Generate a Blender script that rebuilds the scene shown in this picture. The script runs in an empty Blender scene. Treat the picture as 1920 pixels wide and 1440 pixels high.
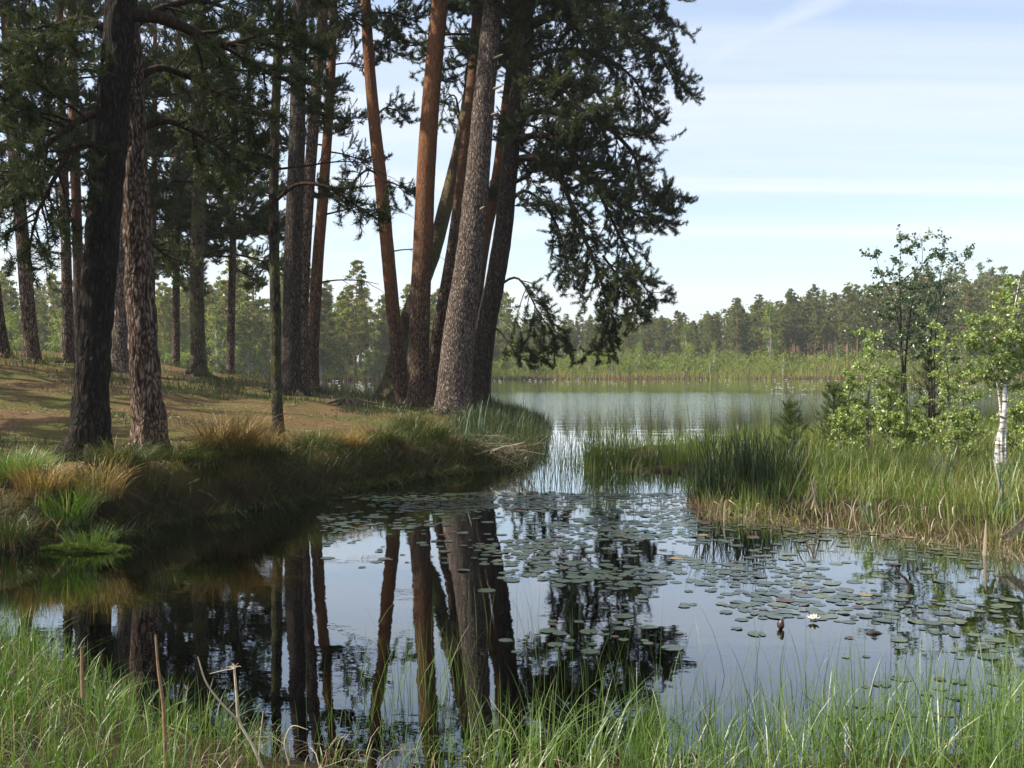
import bpy, math, random
import numpy as np
from mathutils import Matrix, Vector

# ------------------------------------------------------------------ camera, sky, sun, exposure
SC = bpy.context.scene
COL = SC.collection
EYE = 1.5            # eye height above the water
FPX = 1867.0         # focal length in pixels of a 1920 px wide picture
HOR = 690.0          # row of the horizon
cam_data = bpy.data.cameras.new('camera')
cam_data.sensor_width = 36.0
cam_data.lens = 36.0 * FPX / 1920.0
cam_data.clip_start = 0.05
cam_data.clip_end = 4000.0
cam = bpy.data.objects.new('camera', cam_data)
COL.objects.link(cam)
cam.location = (0, 0, EYE)
cam.rotation_euler = (math.radians(90) - math.atan((720 - HOR) / FPX), 0, 0)
SC.camera = cam

SUN_EL = math.radians(46)
SUN_FROM = Vector((-0.975, -0.20, 0)).normalized()      # the sun stands to the left, a little behind the camera
sun_dir = Vector((SUN_FROM.x * math.cos(SUN_EL), SUN_FROM.y * math.cos(SUN_EL), math.sin(SUN_EL)))
sun_data = bpy.data.lights.new('sun', 'SUN')
sun_data.energy = 5.0
sun_data.angle = math.radians(0.53)
sun_data.color = (1.0, 0.93, 0.80)
sun = bpy.data.objects.new('sun', sun_data)
COL.objects.link(sun)
sun.rotation_euler = sun_dir.to_track_quat('Z', 'Y').to_euler()
sun.location = (-30, -10, 40)

world = bpy.data.worlds.new('World')
SC.world = world
world.use_nodes = True
wn, wl = world.node_tree.nodes, world.node_tree.links
wn.clear()
w_out = wn.new('ShaderNodeOutputWorld')
w_bg = wn.new('ShaderNodeBackground')
w_bg.inputs['Strength'].default_value = 0.135
w_sky = wn.new('ShaderNodeTexSky')
w_sky.sky_type = 'NISHITA'
w_sky.sun_disc = False
w_sky.sun_elevation = SUN_EL
w_sky.sun_rotation = math.atan2(SUN_FROM.x, SUN_FROM.y)
w_sky.altitude = 100
w_sky.air_density = 1.0
w_sky.dust_density = 1.5
w_sky.ozone_density = 1.3
# thin cirrus: streaks on a flat layer high above, seen by direction
tc = wn.new('ShaderNodeTexCoord')
sep = wn.new('ShaderNodeSeparateXYZ')
wl.new(tc.outputs['Generated'], sep.inputs[0])
def wmath(op, a, b=None, clamp=False):
    n = wn.new('ShaderNodeMath'); n.operation = op; n.use_clamp = clamp
    for i, v in enumerate((a, b)):
        if v is None: continue
        if isinstance(v, (int, float)): n.inputs[i].default_value = v
        else: wl.new(v, n.inputs[i])
    return n.outputs[0]
zz = wmath('MAXIMUM', sep.outputs['Z'], 0.0)
den = wmath('ADD', zz, 0.06)
cx = wmath('DIVIDE', sep.outputs['X'], den)
cy = wmath('DIVIDE', sep.outputs['Y'], den)
comb = wn.new('ShaderNodeCombineXYZ')
wl.new(cx, comb.inputs[0]); wl.new(cy, comb.inputs[1])
def cirrus(rot, sx, sy, scale, lo, hi, off):
    mp = wn.new('ShaderNodeMapping')
    mp.inputs['Rotation'].default_value = (0, 0, rot)
    mp.inputs['Scale'].default_value = (sx, sy, 1)
    mp.inputs['Location'].default_value = off
    wl.new(comb.outputs[0], mp.inputs['Vector'])
    nz = wn.new('ShaderNodeTexNoise')
    nz.inputs['Scale'].default_value = scale
    nz.inputs['Detail'].default_value = 7
    nz.inputs['Roughness'].default_value = 0.55
    nz.inputs['Distortion'].default_value = 0.35
    wl.new(mp.outputs[0], nz.inputs['Vector'])
    r = wn.new('ShaderNodeMapRange'); r.interpolation_type = 'SMOOTHSTEP'
    r.inputs['From Min'].default_value = lo; r.inputs['From Max'].default_value = hi
    wl.new(nz.outputs['Fac'], r.inputs['Value'])
    return r.outputs[0]
c1 = cirrus(math.radians(7), 0.13, 0.9, 1.0, 0.40, 0.68, (0.3, 0.2, 0))
# one broad streak of cirrus lying across the others
sd_ = wmath('ADD', wmath('MULTIPLY', cx, 0.91), wmath('MULTIPLY', cy, 0.41))
nzs = wn.new('ShaderNodeTexNoise'); nzs.inputs['Scale'].default_value = 2.2; nzs.inputs['Detail'].default_value = 6
wl.new(comb.outputs[0], nzs.inputs['Vector'])
sd_ = wmath('ADD', wmath('SUBTRACT', sd_, 1.60), wmath('MULTIPLY', wmath('SUBTRACT', nzs.outputs['Fac'], 0.5), 0.22))
srm = wn.new('ShaderNodeMapRange'); srm.interpolation_type = 'SMOOTHSTEP'
srm.inputs['From Min'].default_value = 0.12; srm.inputs['From Max'].default_value = 0.0
wl.new(wmath('ABSOLUTE', sd_), srm.inputs['Value'])
streak = wmath('MULTIPLY', srm.outputs[0], wmath('MULTIPLY', nzs.outputs['Fac'], 1.35), True)
c2 = cirrus(math.radians(-62), 0.10, 1.1, 1.1, 0.56, 0.80, (1.7, 3.1, 0))
cl = wmath('MAXIMUM', wmath('MAXIMUM', wmath('ADD', wmath('MULTIPLY', c1, 0.62), 0.24), wmath('MULTIPLY', c2, 0.45)), wmath('MULTIPLY', streak, 0.8))
w_mix = wn.new('ShaderNodeMixRGB')
wl.new(cl, w_mix.inputs['Fac'])
wl.new(w_sky.outputs[0], w_mix.inputs['Color1'])
w_mix.inputs['Color2'].default_value = (4.25, 4.38, 4.6, 1)
wl.new(w_mix.outputs[0], w_bg.inputs['Color'])
wl.new(w_bg.outputs[0], w_out.inputs['Surface'])

vs = SC.view_settings
vs.view_transform = 'Standard'
vs.look = 'None'
vs.exposure = 0.85
vs.gamma = 1.0
vs.use_curve_mapping = False
SC.render.engine = 'CYCLES'
cy_ = SC.cycles
cy_.use_denoising = True
cy_.max_bounces = 7
cy_.diffuse_bounces = 3
cy_.glossy_bounces = 3
cy_.transmission_bounces = 3
cy_.transparent_max_bounces = 10
cy_.volume_bounces = 0
cy_.sample_clamp_indirect = 8.0
cy_.caustics_reflective = False
cy_.caustics_refractive = False

# ------------------------------------------------------------------ small tools
def px(x, y, Y):
    """the world point at depth Y metres that stands at this place of the 1920 x 1440 view"""
    return np.array([(x - 960.0) / FPX * Y, Y, EYE - (y - HOR) / FPX * Y])

def _hash(ix, iy, iz):
    h = (ix.astype(np.int64) * 374761393 + iy.astype(np.int64) * 668265263 + iz.astype(np.int64) * 2147483647) & 0xffffffff
    h = ((h ^ (h >> 13)) * 1274126177) & 0xffffffff
    h = (h ^ (h >> 16)) & 0xffffff
    return h / float(0xffffff)

def vnoise(x, y, z=0.0):
    x, y, z = np.broadcast_arrays(np.asarray(x, float), np.asarray(y, float), np.asarray(z, float))
    ix, iy, iz = np.floor(x).astype(np.int64), np.floor(y).astype(np.int64), np.floor(z).astype(np.int64)
    fx, fy, fz = x - ix, y - iy, z - iz
    fx, fy, fz = (f * f * (3 - 2 * f) for f in (fx, fy, fz))
    out = 0
    for dx in (0, 1):
        for dy in (0, 1):
            for dz in (0, 1):
                w = (fx if dx else 1 - fx) * (fy if dy else 1 - fy) * (fz if dz else 1 - fz)
                out = out + w * _hash(ix + dx, iy + dy, iz + dz)
    return out

def fbm(x, y, z=0.0, octv=3):
    a, s, t = 0.5, 0.0, 0.0
    for k in range(octv):
        s = s + a * vnoise(np.asarray(x) * 2 ** k + 17.3 * k, np.asarray(y) * 2 ** k + 5.1 * k, np.asarray(z) * 2 ** k)
        t += a; a *= 0.5
    return s / t

def smooth(e0, e1, x):
    t = np.clip((np.asarray(x, float) - e0) / (e1 - e0), 0, 1)
    return t * t * (3 - 2 * t)

class Geo:
    """collects vertices, triangles, quads and per-vertex numbers, then links ONE mesh object"""
    def __init__(s):
        s.V, s.T, s.Q, s.A, s.n = [], [], [], [], 0
    def add(s, V, T=None, Q=None, tint=0.5):
        V = np.asarray(V, float).reshape(-1, 3)
        if T is not None and len(T): s.T.append(np.asarray(T, np.int64).reshape(-1, 3) + s.n)
        if Q is not None and len(Q): s.Q.append(np.asarray(Q, np.int64).reshape(-1, 4) + s.n)
        s.V.append(V); s.A.append(np.broadcast_to(np.asarray(tint, float), (len(V),)).copy())
        s.n += len(V)
        return s
    def mesh(s, name, mat, smooth_shade=True):
        me = bpy.data.meshes.new(name)
        V = np.concatenate(s.V) if s.V else np.zeros((0, 3))
        T = np.concatenate(s.T) if s.T else np.zeros((0, 3), np.int64)
        Q = np.concatenate(s.Q) if s.Q else np.zeros((0, 4), np.int64)
        me.vertices.add(len(V)); me.vertices.foreach_set('co', V.ravel().astype(np.float32))
        nl = T.size + Q.size
        me.loops.add(nl)
        me.loops.foreach_set('vertex_index', np.concatenate([T.ravel(), Q.ravel()]).astype(np.int32))
        me.polygons.add(len(T) + len(Q))
        st = np.concatenate([np.arange(len(T)) * 3, T.size + np.arange(len(Q)) * 4]).astype(np.int32)
        me.polygons.foreach_set('loop_start', st)
        me.polygons.foreach_set('use_smooth', np.full(len(T) + len(Q), smooth_shade))
        at = me.attributes.new('tint', 'FLOAT', 'POINT')
        at.data.foreach_set('value', np.concatenate(s.A).astype(np.float32) if s.A else [])
        me.update(calc_edges=True)
        me.validate()
        if mat: me.materials.append(mat)
        return me

def link(name, data, parent=None, M=None):
    o = bpy.data.objects.new(name, data)
    COL.objects.link(o)
    if parent: o.parent = parent
    if M is not None: o.matrix_basis = M
    return o

def thing(name, label, cat, loc=(0, 0, 0), group=None, rz=0.0, scale=1.0):
    o = link(name, None)
    o.empty_display_size = 0.2
    o.location = loc; o.rotation_euler = (0, 0, rz); o.scale = (scale,) * 3
    return tag(o, label, cat, group)

def tag(o, label, cat, group=None):
    o['label'] = label; o['category'] = cat
    if group: o['group'] = group
    return o

def kind(o, k, label=None):
    o['kind'] = k
    if label: o['label'] = label
    return o

def tube(P, R, seg=6, cap=True):
    """a tube along the points P with radii R: vertices and quads"""
    P = np.asarray(P, float); n = len(P); R = np.broadcast_to(np.asarray(R, float), (n,))
    T = np.gradient(P, axis=0); T /= np.linalg.norm(T, axis=1, keepdims=True) + 1e-9
    ref = np.array([1.0, 0, 0]) if abs(T[0, 2]) > 0.8 else np.array([0, 0, 1.0])
    N = np.zeros_like(P); B = np.zeros_like(P)
    nrm = ref - T[0] * ref.dot(T[0]); nrm /= np.linalg.norm(nrm)
    for i in range(n):
        nrm = nrm - T[i] * nrm.dot(T[i]); nrm /= np.linalg.norm(nrm) + 1e-9
        N[i] = nrm; B[i] = np.cross(T[i], nrm)
    a = np.arange(seg) * 2 * np.pi / seg
    V = P[:, None] + R[:, None, None] * (np.cos(a)[None, :, None] * N[:, None] + np.sin(a)[None, :, None] * B[:, None])
    i, j = np.meshgrid(np.arange(n - 1), np.arange(seg), indexing='ij')
    k = (j + 1) % seg
    Q = np.stack([i * seg + j, i * seg + k, (i + 1) * seg + k, (i + 1) * seg + j], -1).reshape(-1, 4)
    return V.reshape(-1, 3), Q

def resample(pts, n):
    """a smooth line through pts (rows of any width), n samples"""
    p = np.asarray(pts, float)
    if len(p) == 2: p = np.stack([p[0], p.mean(0), p[1]])
    d = np.r_[0, np.cumsum(np.linalg.norm(np.diff(p[:, :3], axis=0), axis=1))]
    t = np.linspace(0, d[-1], n)
    m = np.gradient(p, d, axis=0)
    k = np.clip(np.searchsorted(d, t, side='right') - 1, 0, len(d) - 2)
    h = (d[k + 1] - d[k]); u = ((t - d[k]) / h)[:, None]; h = h[:, None]
    return ((2*u**3 - 3*u**2 + 1) * p[k] + (u**3 - 2*u**2 + u) * h * m[k] + (-2*u**3 + 3*u**2) * p[k+1] + (u**3 - u**2) * h * m[k+1])

# ------------------------------------------------------------------ materials
def new_mat(name):
    m = bpy.data.materials.new(name); m.use_nodes = True
    nt = m.node_tree; nt.nodes.clear()
    return m, nt.nodes, nt.links

def ramp(nodes, stops):
    r = nodes.new('ShaderNodeValToRGB')
    e = r.color_ramp.elements
    while len(e) < len(stops): e.new(0.5)
    for k, (p, c) in enumerate(stops):
        e[k].position = p; e[k].color = (*c, 1)
    return r

def leaf_mat(name, stops, trans=0.3, gloss=0.06, rough=0.45, warm=1.0):
    """leaf, needle or blade: colour by the piece's own tint, some light coming through, a weak sheen"""
    m, n, l = new_mat(name)
    at = n.new('ShaderNodeAttribute'); at.attribute_name = 'tint'
    rp = ramp(n, stops); l.new(at.outputs['Fac'], rp.inputs['Fac'])
    d = n.new('ShaderNodeBsdfDiffuse'); l.new(rp.outputs[0], d.inputs['Color'])
    t = n.new('ShaderNodeBsdfTranslucent')
    hs = n.new('ShaderNodeHueSaturation'); hs.inputs['Saturation'].default_value = 1.15; hs.inputs['Value'].default_value = 1.25 * warm
    l.new(rp.outputs[0], hs.inputs['Color']); l.new(hs.outputs[0], t.inputs['Color'])
    mx = n.new('ShaderNodeMixShader'); mx.inputs[0].default_value = trans
    l.new(d.outputs[0], mx.inputs[1]); l.new(t.outputs[0], mx.inputs[2])
    g = n.new('ShaderNodeBsdfGlossy'); g.inputs['Roughness'].default_value = rough
    m2 = n.new('ShaderNodeMixShader'); m2.inputs[0].default_value = gloss
    l.new(mx.outputs[0], m2.inputs[1]); l.new(g.outputs[0], m2.inputs[2])
    o = n.new('ShaderNodeOutputMaterial'); l.new(m2.outputs[0], o.inputs['Surface'])
    return m

def bark_mat(name, low, low_dark, high, high_dark, moss=0.0, scale=21.0):
    """pine bark: furrowed plates low on the trunk, thin flaking bark higher up (the tint tells how high)"""
    m, n, l = new_mat(name)
    tc = n.new('ShaderNodeTexCoord')
    mp = n.new('ShaderNodeMapping'); mp.inputs['Scale'].default_value = (1, 1, 0.30)
    l.new(tc.outputs['Object'], mp.inputs['Vector'])
    nz0 = n.new('ShaderNodeTexNoise'); nz0.inputs['Scale'].default_value = 6; nz0.inputs['Detail'].default_value = 3
    l.new(mp.outputs[0], nz0.inputs['Vector'])
    add = n.new('ShaderNodeMixRGB'); add.blend_type = 'LINEAR_LIGHT'; add.inputs['Fac'].default_value = 0.16
    l.new(mp.outputs[0], add.inputs['Color1']); l.new(nz0.outputs['Color'], add.inputs['Color2'])
    vo = n.new('ShaderNodeTexVoronoi'); vo.feature = 'DISTANCE_TO_EDGE'; vo.inputs['Scale'].default_value = scale
    l.new(add.outputs[0], vo.inputs['Vector'])
    mr = n.new('ShaderNodeMapRange'); mr.inputs['From Max'].default_value = 0.38
    l.new(vo.outputs['Distance'], mr.inputs['Value'])
    nz = n.new('ShaderNodeTexNoise'); nz.inputs['Scale'].default_value = 24; nz.inputs['Detail'].default_value = 5; nz.inputs['Roughness'].default_value = 0.65
    l.new(mp.outputs[0], nz.inputs['Vector'])
    mul = n.new('ShaderNodeMath'); mul.operation = 'MULTIPLY_ADD'
    l.new(nz.outputs['Fac'], mul.inputs[0]); mul.inputs[1].default_value = 1.3; mul.inputs[2].default_value = -0.62
    sm = n.new('ShaderNodeMath'); sm.operation = 'ADD'; sm.use_clamp = True
    l.new(mr.outputs[0], sm.inputs[0]); l.new(mul.outputs[0], sm.inputs[1])
    rl = ramp(n, [(0.12, low_dark), (0.75, low), (1.0, tuple(min(1, c * 1.35) for c in low))])
    l.new(sm.outputs[0], rl.inputs['Fac'])
    rh = ramp(n, [(0.25, high_dark), (0.7, high), (1.0, tuple(min(1, c * 1.3) for c in high))])
    l.new(nz.outputs['Fac'], rh.inputs['Fac'])
    at = n.new('ShaderNodeAttribute'); at.attribute_name = 'tint'
    mx = n.new('ShaderNodeMixRGB'); l.new(at.outputs['Fac'], mx.inputs['Fac'])
    l.new(rl.outputs[0], mx.inputs['Color1']); l.new(rh.outputs[0], mx.inputs['Color2'])
    col = mx.outputs[0]
    if moss > 0:
        nm = n.new('ShaderNodeTexNoise'); nm.inputs['Scale'].default_value = 3.5; nm.inputs['Detail'].default_value = 6
        l.new(tc.outputs['Object'], nm.inputs['Vector'])
        rm = n.new('ShaderNodeMapRange'); rm.inputs['From Min'].default_value = 0.46; rm.inputs['From Max'].default_value = 0.62; rm.inputs['To Max'].default_value = moss
        l.new(nm.outputs['Fac'], rm.inputs['Value'])
        mm = n.new('ShaderNodeMixRGB'); l.new(rm.outputs[0], mm.inputs['Fac'])
        l.new(col, mm.inputs['Color1']); mm.inputs['Color2'].default_value = (0.12, 0.13, 0.045, 1)
        col = mm.outputs[0]
    bp = n.new('ShaderNodeBump'); bp.inputs['Strength'].default_value = 0.8; bp.inputs['Distance'].default_value = 0.02
    l.new(sm.outputs[0], bp.inputs['Height'])
    b = n.new('ShaderNodeBsdfPrincipled'); b.inputs['Roughness'].default_value = 0.9; b.inputs['Specular IOR Level'].default_value = 0.15
    l.new(col, b.inputs['Base Color']); l.new(bp.outputs[0], b.inputs['Normal'])
    o = n.new('ShaderNodeOutputMaterial'); l.new(b.outputs[0], o.inputs['Surface'])
    return m

M = {}
M['bark_dark'] = bark_mat('bark_dark', (0.030, 0.023, 0.018), (0.007, 0.0055, 0.0045), (0.06, 0.04, 0.026), (0.024, 0.016, 0.011))  # the leftmost trunk's deep shade is put into this near-black colour
M['bark_umber_shaded'] = bark_mat('bark_umber_shaded', (0.072, 0.056, 0.046), (0.016, 0.012, 0.010), (0.10, 0.072, 0.056), (0.038, 0.028, 0.022))  # dark brown bark; on the straight pine the darkness stands in for shade
M['bark_grey'] = bark_mat('bark_grey', (0.200, 0.152, 0.126), (0.030, 0.022, 0.018), (0.26, 0.205, 0.170), (0.09, 0.068, 0.055))
M['bark_brown'] = bark_mat('bark_brown', (0.175, 0.120, 0.092), (0.022, 0.015, 0.011), (0.20, 0.105, 0.060), (0.07, 0.038, 0.023))
M['bark_orange'] = bark_mat('bark_orange', (0.150, 0.098, 0.070), (0.026, 0.017, 0.012), (0.26, 0.115, 0.054), (0.085, 0.038, 0.019))
M['bark_moss'] = bark_mat('bark_moss', (0.135, 0.105, 0.078), (0.034, 0.026, 0.019), (0.20, 0.125, 0.075), (0.08, 0.05, 0.03), moss=0.7)
M['bark_slim'] = bark_mat('bark_slim', (0.060, 0.050, 0.036), (0.014, 0.011, 0.009), (0.085, 0.06, 0.04), (0.03, 0.02, 0.014), moss=0.45)
M['branch_wood'] = bark_mat('branch_wood', (0.036, 0.027, 0.021), (0.012, 0.009, 0.007), (0.065, 0.038, 0.022), (0.028, 0.016, 0.01))
M['dead_wood'] = bark_mat('dead_wood', (0.36, 0.31, 0.25), (0.16, 0.13, 0.10), (0.40, 0.34, 0.27), (0.2, 0.16, 0.12), scale=30)
M['needles'] = leaf_mat('needles', [(0, (0.024, 0.037, 0.014)), (0.5, (0.046, 0.062, 0.021)), (0.85, (0.078, 0.094, 0.030)), (1, (0.13, 0.095, 0.035))], 0.28, 0.025)
M['needles_light'] = leaf_mat('needles_light', [(0, (0.055, 0.085, 0.026)), (0.5, (0.095, 0.130, 0.038)), (1, (0.14, 0.17, 0.05))], 0.35, 0.03)
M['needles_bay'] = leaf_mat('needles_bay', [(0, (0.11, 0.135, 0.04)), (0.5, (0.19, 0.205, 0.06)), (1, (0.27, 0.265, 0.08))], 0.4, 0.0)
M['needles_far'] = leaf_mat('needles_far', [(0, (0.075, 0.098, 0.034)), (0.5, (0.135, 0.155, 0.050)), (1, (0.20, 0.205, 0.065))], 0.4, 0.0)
M['leaf_birch'] = leaf_mat('leaf_birch', [(0, (0.16, 0.235, 0.042)), (0.5, (0.26, 0.345, 0.075)), (1, (0.38, 0.44, 0.16))], 0.48, 0.08, 0.4)
M['leaf_alder'] = leaf_mat('leaf_alder', [(0, (0.035, 0.070, 0.024)), (0.5, (0.060, 0.105, 0.034)), (1, (0.10, 0.15, 0.05))], 0.3, 0.10, 0.4)
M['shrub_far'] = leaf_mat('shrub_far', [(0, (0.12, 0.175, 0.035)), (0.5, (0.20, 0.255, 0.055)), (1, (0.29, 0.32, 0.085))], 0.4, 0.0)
M['grass'] = leaf_mat('grass', [(0, (0.055, 0.110, 0.018)), (0.45, (0.105, 0.180, 0.032)), (0.85, (0.165, 0.225, 0.05)), (0.96, (0.24, 0.20, 0.09)), (1, (0.36, 0.29, 0.16))], 0.4, 0.06)
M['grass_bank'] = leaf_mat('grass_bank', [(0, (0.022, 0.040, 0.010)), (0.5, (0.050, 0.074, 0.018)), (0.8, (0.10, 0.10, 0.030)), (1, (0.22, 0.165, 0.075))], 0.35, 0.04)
M['grass_marsh'] = leaf_mat('grass_marsh', [(0, (0.065, 0.115, 0.016)), (0.5, (0.135, 0.195, 0.030)), (0.82, (0.20, 0.235, 0.05)), (0.92, (0.30, 0.23, 0.10)), (1, (0.45, 0.35, 0.20))], 0.45, 0.05)
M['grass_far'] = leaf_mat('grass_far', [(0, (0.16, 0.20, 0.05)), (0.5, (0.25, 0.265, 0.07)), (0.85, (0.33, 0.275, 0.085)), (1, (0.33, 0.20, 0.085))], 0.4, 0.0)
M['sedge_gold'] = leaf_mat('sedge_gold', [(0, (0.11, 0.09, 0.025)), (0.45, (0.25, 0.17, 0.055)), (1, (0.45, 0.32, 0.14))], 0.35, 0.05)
M['cattail'] = leaf_mat('cattail', [(0, (0.014, 0.026, 0.010)), (0.5, (0.028, 0.048, 0.017)), (1, (0.065, 0.085, 0.03))], 0.3, 0.03)
M['iris'] = leaf_mat('iris', [(0, (0.06, 0.12, 0.05)), (0.5, (0.10, 0.17, 0.07)), (1, (0.17, 0.23, 0.10))], 0.35, 0.12)
M['straw'] = leaf_mat('straw', [(0, (0.14, 0.10, 0.055)), (0.5, (0.30, 0.22, 0.13)), (1, (0.56, 0.46, 0.32))], 0.25, 0.06)
M['rust_straw'] = leaf_mat('rust_straw', [(0, (0.08, 0.04, 0.022)), (0.5, (0.16, 0.085, 0.045)), (1, (0.28, 0.18, 0.10))], 0.25, 0.03)
M['litter'] = leaf_mat('litter', [(0, (0.030, 0.018, 0.011)), (0.5, (0.10, 0.060, 0.032)), (0.85, (0.22, 0.14, 0.075)), (1, (0.34, 0.26, 0.17))], 0.0, 0.02)
M['moss'] = leaf_mat('moss', [(0, (0.04, 0.07, 0.01)), (1, (0.11, 0.16, 0.02))], 0.3, 0.02)

def birch_mat(name):
    """white birch bark with dark cross marks"""
    m, n, l = new_mat(name)
    tc = n.new('ShaderNodeTexCoord'); mp = n.new('ShaderNodeMapping'); mp.inputs['Scale'].default_value = (9, 9, 34)
    l.new(tc.outputs['Object'], mp.inputs['Vector'])
    nz = n.new('ShaderNodeTexNoise'); nz.inputs['Scale'].default_value = 1.0; nz.inputs['Detail'].default_value = 5
    l.new(mp.outputs[0], nz.inputs['Vector'])
    rp = ramp(n, [(0.36, (0.05, 0.042, 0.036)), (0.44, (0.42, 0.39, 0.36)), (0.55, (0.72, 0.69, 0.64)), (0.8, (0.80, 0.78, 0.74))]); l.new(nz.outputs['Fac'], rp.inputs['Fac'])
    b = n.new('ShaderNodeBsdfPrincipled'); b.inputs['Roughness'].default_value = 0.75; b.inputs['Specular IOR Level'].default_value = 0.2
    l.new(rp.outputs[0], b.inputs['Base Color'])
    o = n.new('ShaderNodeOutputMaterial'); l.new(b.outputs[0], o.inputs['Surface'])
    return m
def plain_mat(name, c0, c1, scale=8.0, rough=0.6, spec=0.3, bump=0.2):
    m, n, l = new_mat(name)
    tc = n.new('ShaderNodeTexCoord')
    nz = n.new('ShaderNodeTexNoise'); nz.inputs['Scale'].default_value = scale; nz.inputs['Detail'].default_value = 5
    l.new(tc.outputs['Object'], nz.inputs['Vector'])
    rp = ramp(n, [(0.3, c0), (0.7, c1)]); l.new(nz.outputs['Fac'], rp.inputs['Fac'])
    b = n.new('ShaderNodeBsdfPrincipled'); b.inputs['Roughness'].default_value = rough; b.inputs['Specular IOR Level'].default_value = spec
    l.new(rp.outputs[0], b.inputs['Base Color'])
    bp = n.new('ShaderNodeBump'); bp.inputs['Strength'].default_value = bump; bp.inputs['Distance'].default_value = 0.01
    l.new(nz.outputs['Fac'], bp.inputs['Height']); l.new(bp.outputs[0], b.inputs['Normal'])
    o = n.new('ShaderNodeOutputMaterial'); l.new(b.outputs[0], o.inputs['Surface'])
    return m
M['birch_bark'] = birch_mat('birch_bark')
M['twig'] = plain_mat('twig', (0.022, 0.018, 0.015), (0.055, 0.045, 0.038), 20, 0.8, 0.2)
M['grey_twig'] = plain_mat('grey_twig', (0.09, 0.08, 0.07), (0.20, 0.175, 0.15), 20, 0.8, 0.2)
M['far_trunk'] = plain_mat('far_trunk', (0.14, 0.085, 0.06), (0.30, 0.17, 0.105), 1.2, 0.9, 0.1)
M['far_trunk_pale'] = plain_mat('far_trunk_pale', (0.35, 0.32, 0.28), (0.62, 0.58, 0.52), 1.2, 0.9, 0.1)
M['pad_green'] = plain_mat('pad_green', (0.020, 0.031, 0.022), (0.044, 0.060, 0.036), 3, 0.28, 0.7, 0.05)
M['pad_olive'] = plain_mat('pad_olive', (0.042, 0.056, 0.025), (0.098, 0.106, 0.044), 3, 0.28, 0.7, 0.05)
M['pad_red'] = plain_mat('pad_red', (0.028, 0.014, 0.010), (0.075, 0.034, 0.022), 14, 0.35, 0.5, 0.1)
M['pad_yellow'] = plain_mat('pad_yellow', (0.15, 0.11, 0.04), (0.24, 0.17, 0.07), 14, 0.4, 0.4, 0.1)
M['petal'] = plain_mat('petal', (0.78, 0.77, 0.70), (0.86, 0.86, 0.80), 10, 0.5, 0.3, 0.0)
M['stamen'] = plain_mat('stamen', (0.65, 0.42, 0.04), (0.75, 0.52, 0.06), 10, 0.6, 0.2, 0.0)
M['stick_dark'] = plain_mat('stick_dark', (0.015, 0.012, 0.010), (0.05, 0.04, 0.032), 18, 0.6, 0.4)
M['stalk_brown'] = plain_mat('stalk_brown', (0.16, 0.095, 0.05), (0.32, 0.21, 0.12), 30, 0.7, 0.2)
M['stalk_pale'] = plain_mat('stalk_pale', (0.34, 0.27, 0.19), (0.55, 0.46, 0.34), 30, 0.7, 0.2)
M['root'] = plain_mat('root', (0.05, 0.036, 0.026), (0.12, 0.09, 0.066), 14, 0.9, 0.15, 0.6)
# ------------------------------------------------------------------ the lie of the land
BANK = np.array([(-140, 4.6), (-40, 6.8), (-8, 7.4), (-4.7, 7.75), (-3.85, 8.05), (-3.35, 8.6), (-3.3, 9.4), (-2.9, 10.0), (-2.5, 10.6), (-2.04, 11.9),
                 (-1.4, 13.0), (-0.85, 13.8), (-0.45, 14.2), (0.1, 14.6), (0.32, 16), (0.5, 20), (0.75, 25), (0.55, 32), (-1.2, 35.5), (-3, 36), (-8, 39),
                 (-14, 45), (-25, 54), (-60, 70), (-140, 82)], float)
NEAR = np.array([(-140, 3.4), (-40, 5.6), (-6, 6.2), (-3.3, 5.9), (-2.55, 5.55), (-2.15, 5.0), (-1.75, 4.5), (-1.3, 4.25), (-0.76, 3.92), (-0.12, 3.8), (0.5, 3.9), (1.14, 3.95),
                 (2.1, 4.1), (4, 4.6), (9, 5.2), (30, 5), (80, -30), (80, -140), (-140, -140)], float)
MARSH = np.array([(30, 4.5), (12, 6.6), (7, 7.2), (4.6, 7.6), (4.1, 7.9), (3.75, 8.5), (3.3, 9.2), (2.5, 9.5), (2.1, 10.3), (2.2, 12.2), (2.7, 13.6), (2.3, 13.9), (1.25, 14.3),
                  (0.95, 15.2), (1.15, 16.4), (2.0, 18), (4, 19.5), (7, 22), (10, 25), (14, 27), (30, 30), (80, 34), (80, -30)], float)
FAR = np.array([(-900, 84), (-140, 84), (-60, 96), (-38, 104), (-22, 116), (-8, 126), (10, 133), (40, 135), (75, 126), (110, 100), (118, 40), (80, 30), (80, -140), (900, -140), (900, 900), (-900, 900)], float)

def sdist(X, Y, poly):
    """signed distance to a closed outline: positive inside"""
    X = np.asarray(X, float); Y = np.asarray(Y, float)
    d = np.full(X.shape, 1e9); ins = np.zeros(X.shape, bool)
    n = len(poly)
    for k in range(n):
        ax, ay = poly[k]; bx, by = poly[(k + 1) % n]
        ex, ey = bx - ax, by - ay
        t = np.clip(((X - ax) * ex + (Y - ay) * ey) / (ex * ex + ey * ey), 0, 1)
        d = np.minimum(d, np.hypot(X - ax - t * ex, Y - ay - t * ey))
        if ay != by:
            c = ((ay > Y) != (by > Y)) & (X < (bx - ax) * (Y - ay) / (by - ay) + ax)
            ins ^= c
    return np.where(ins, d, -d)

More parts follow.
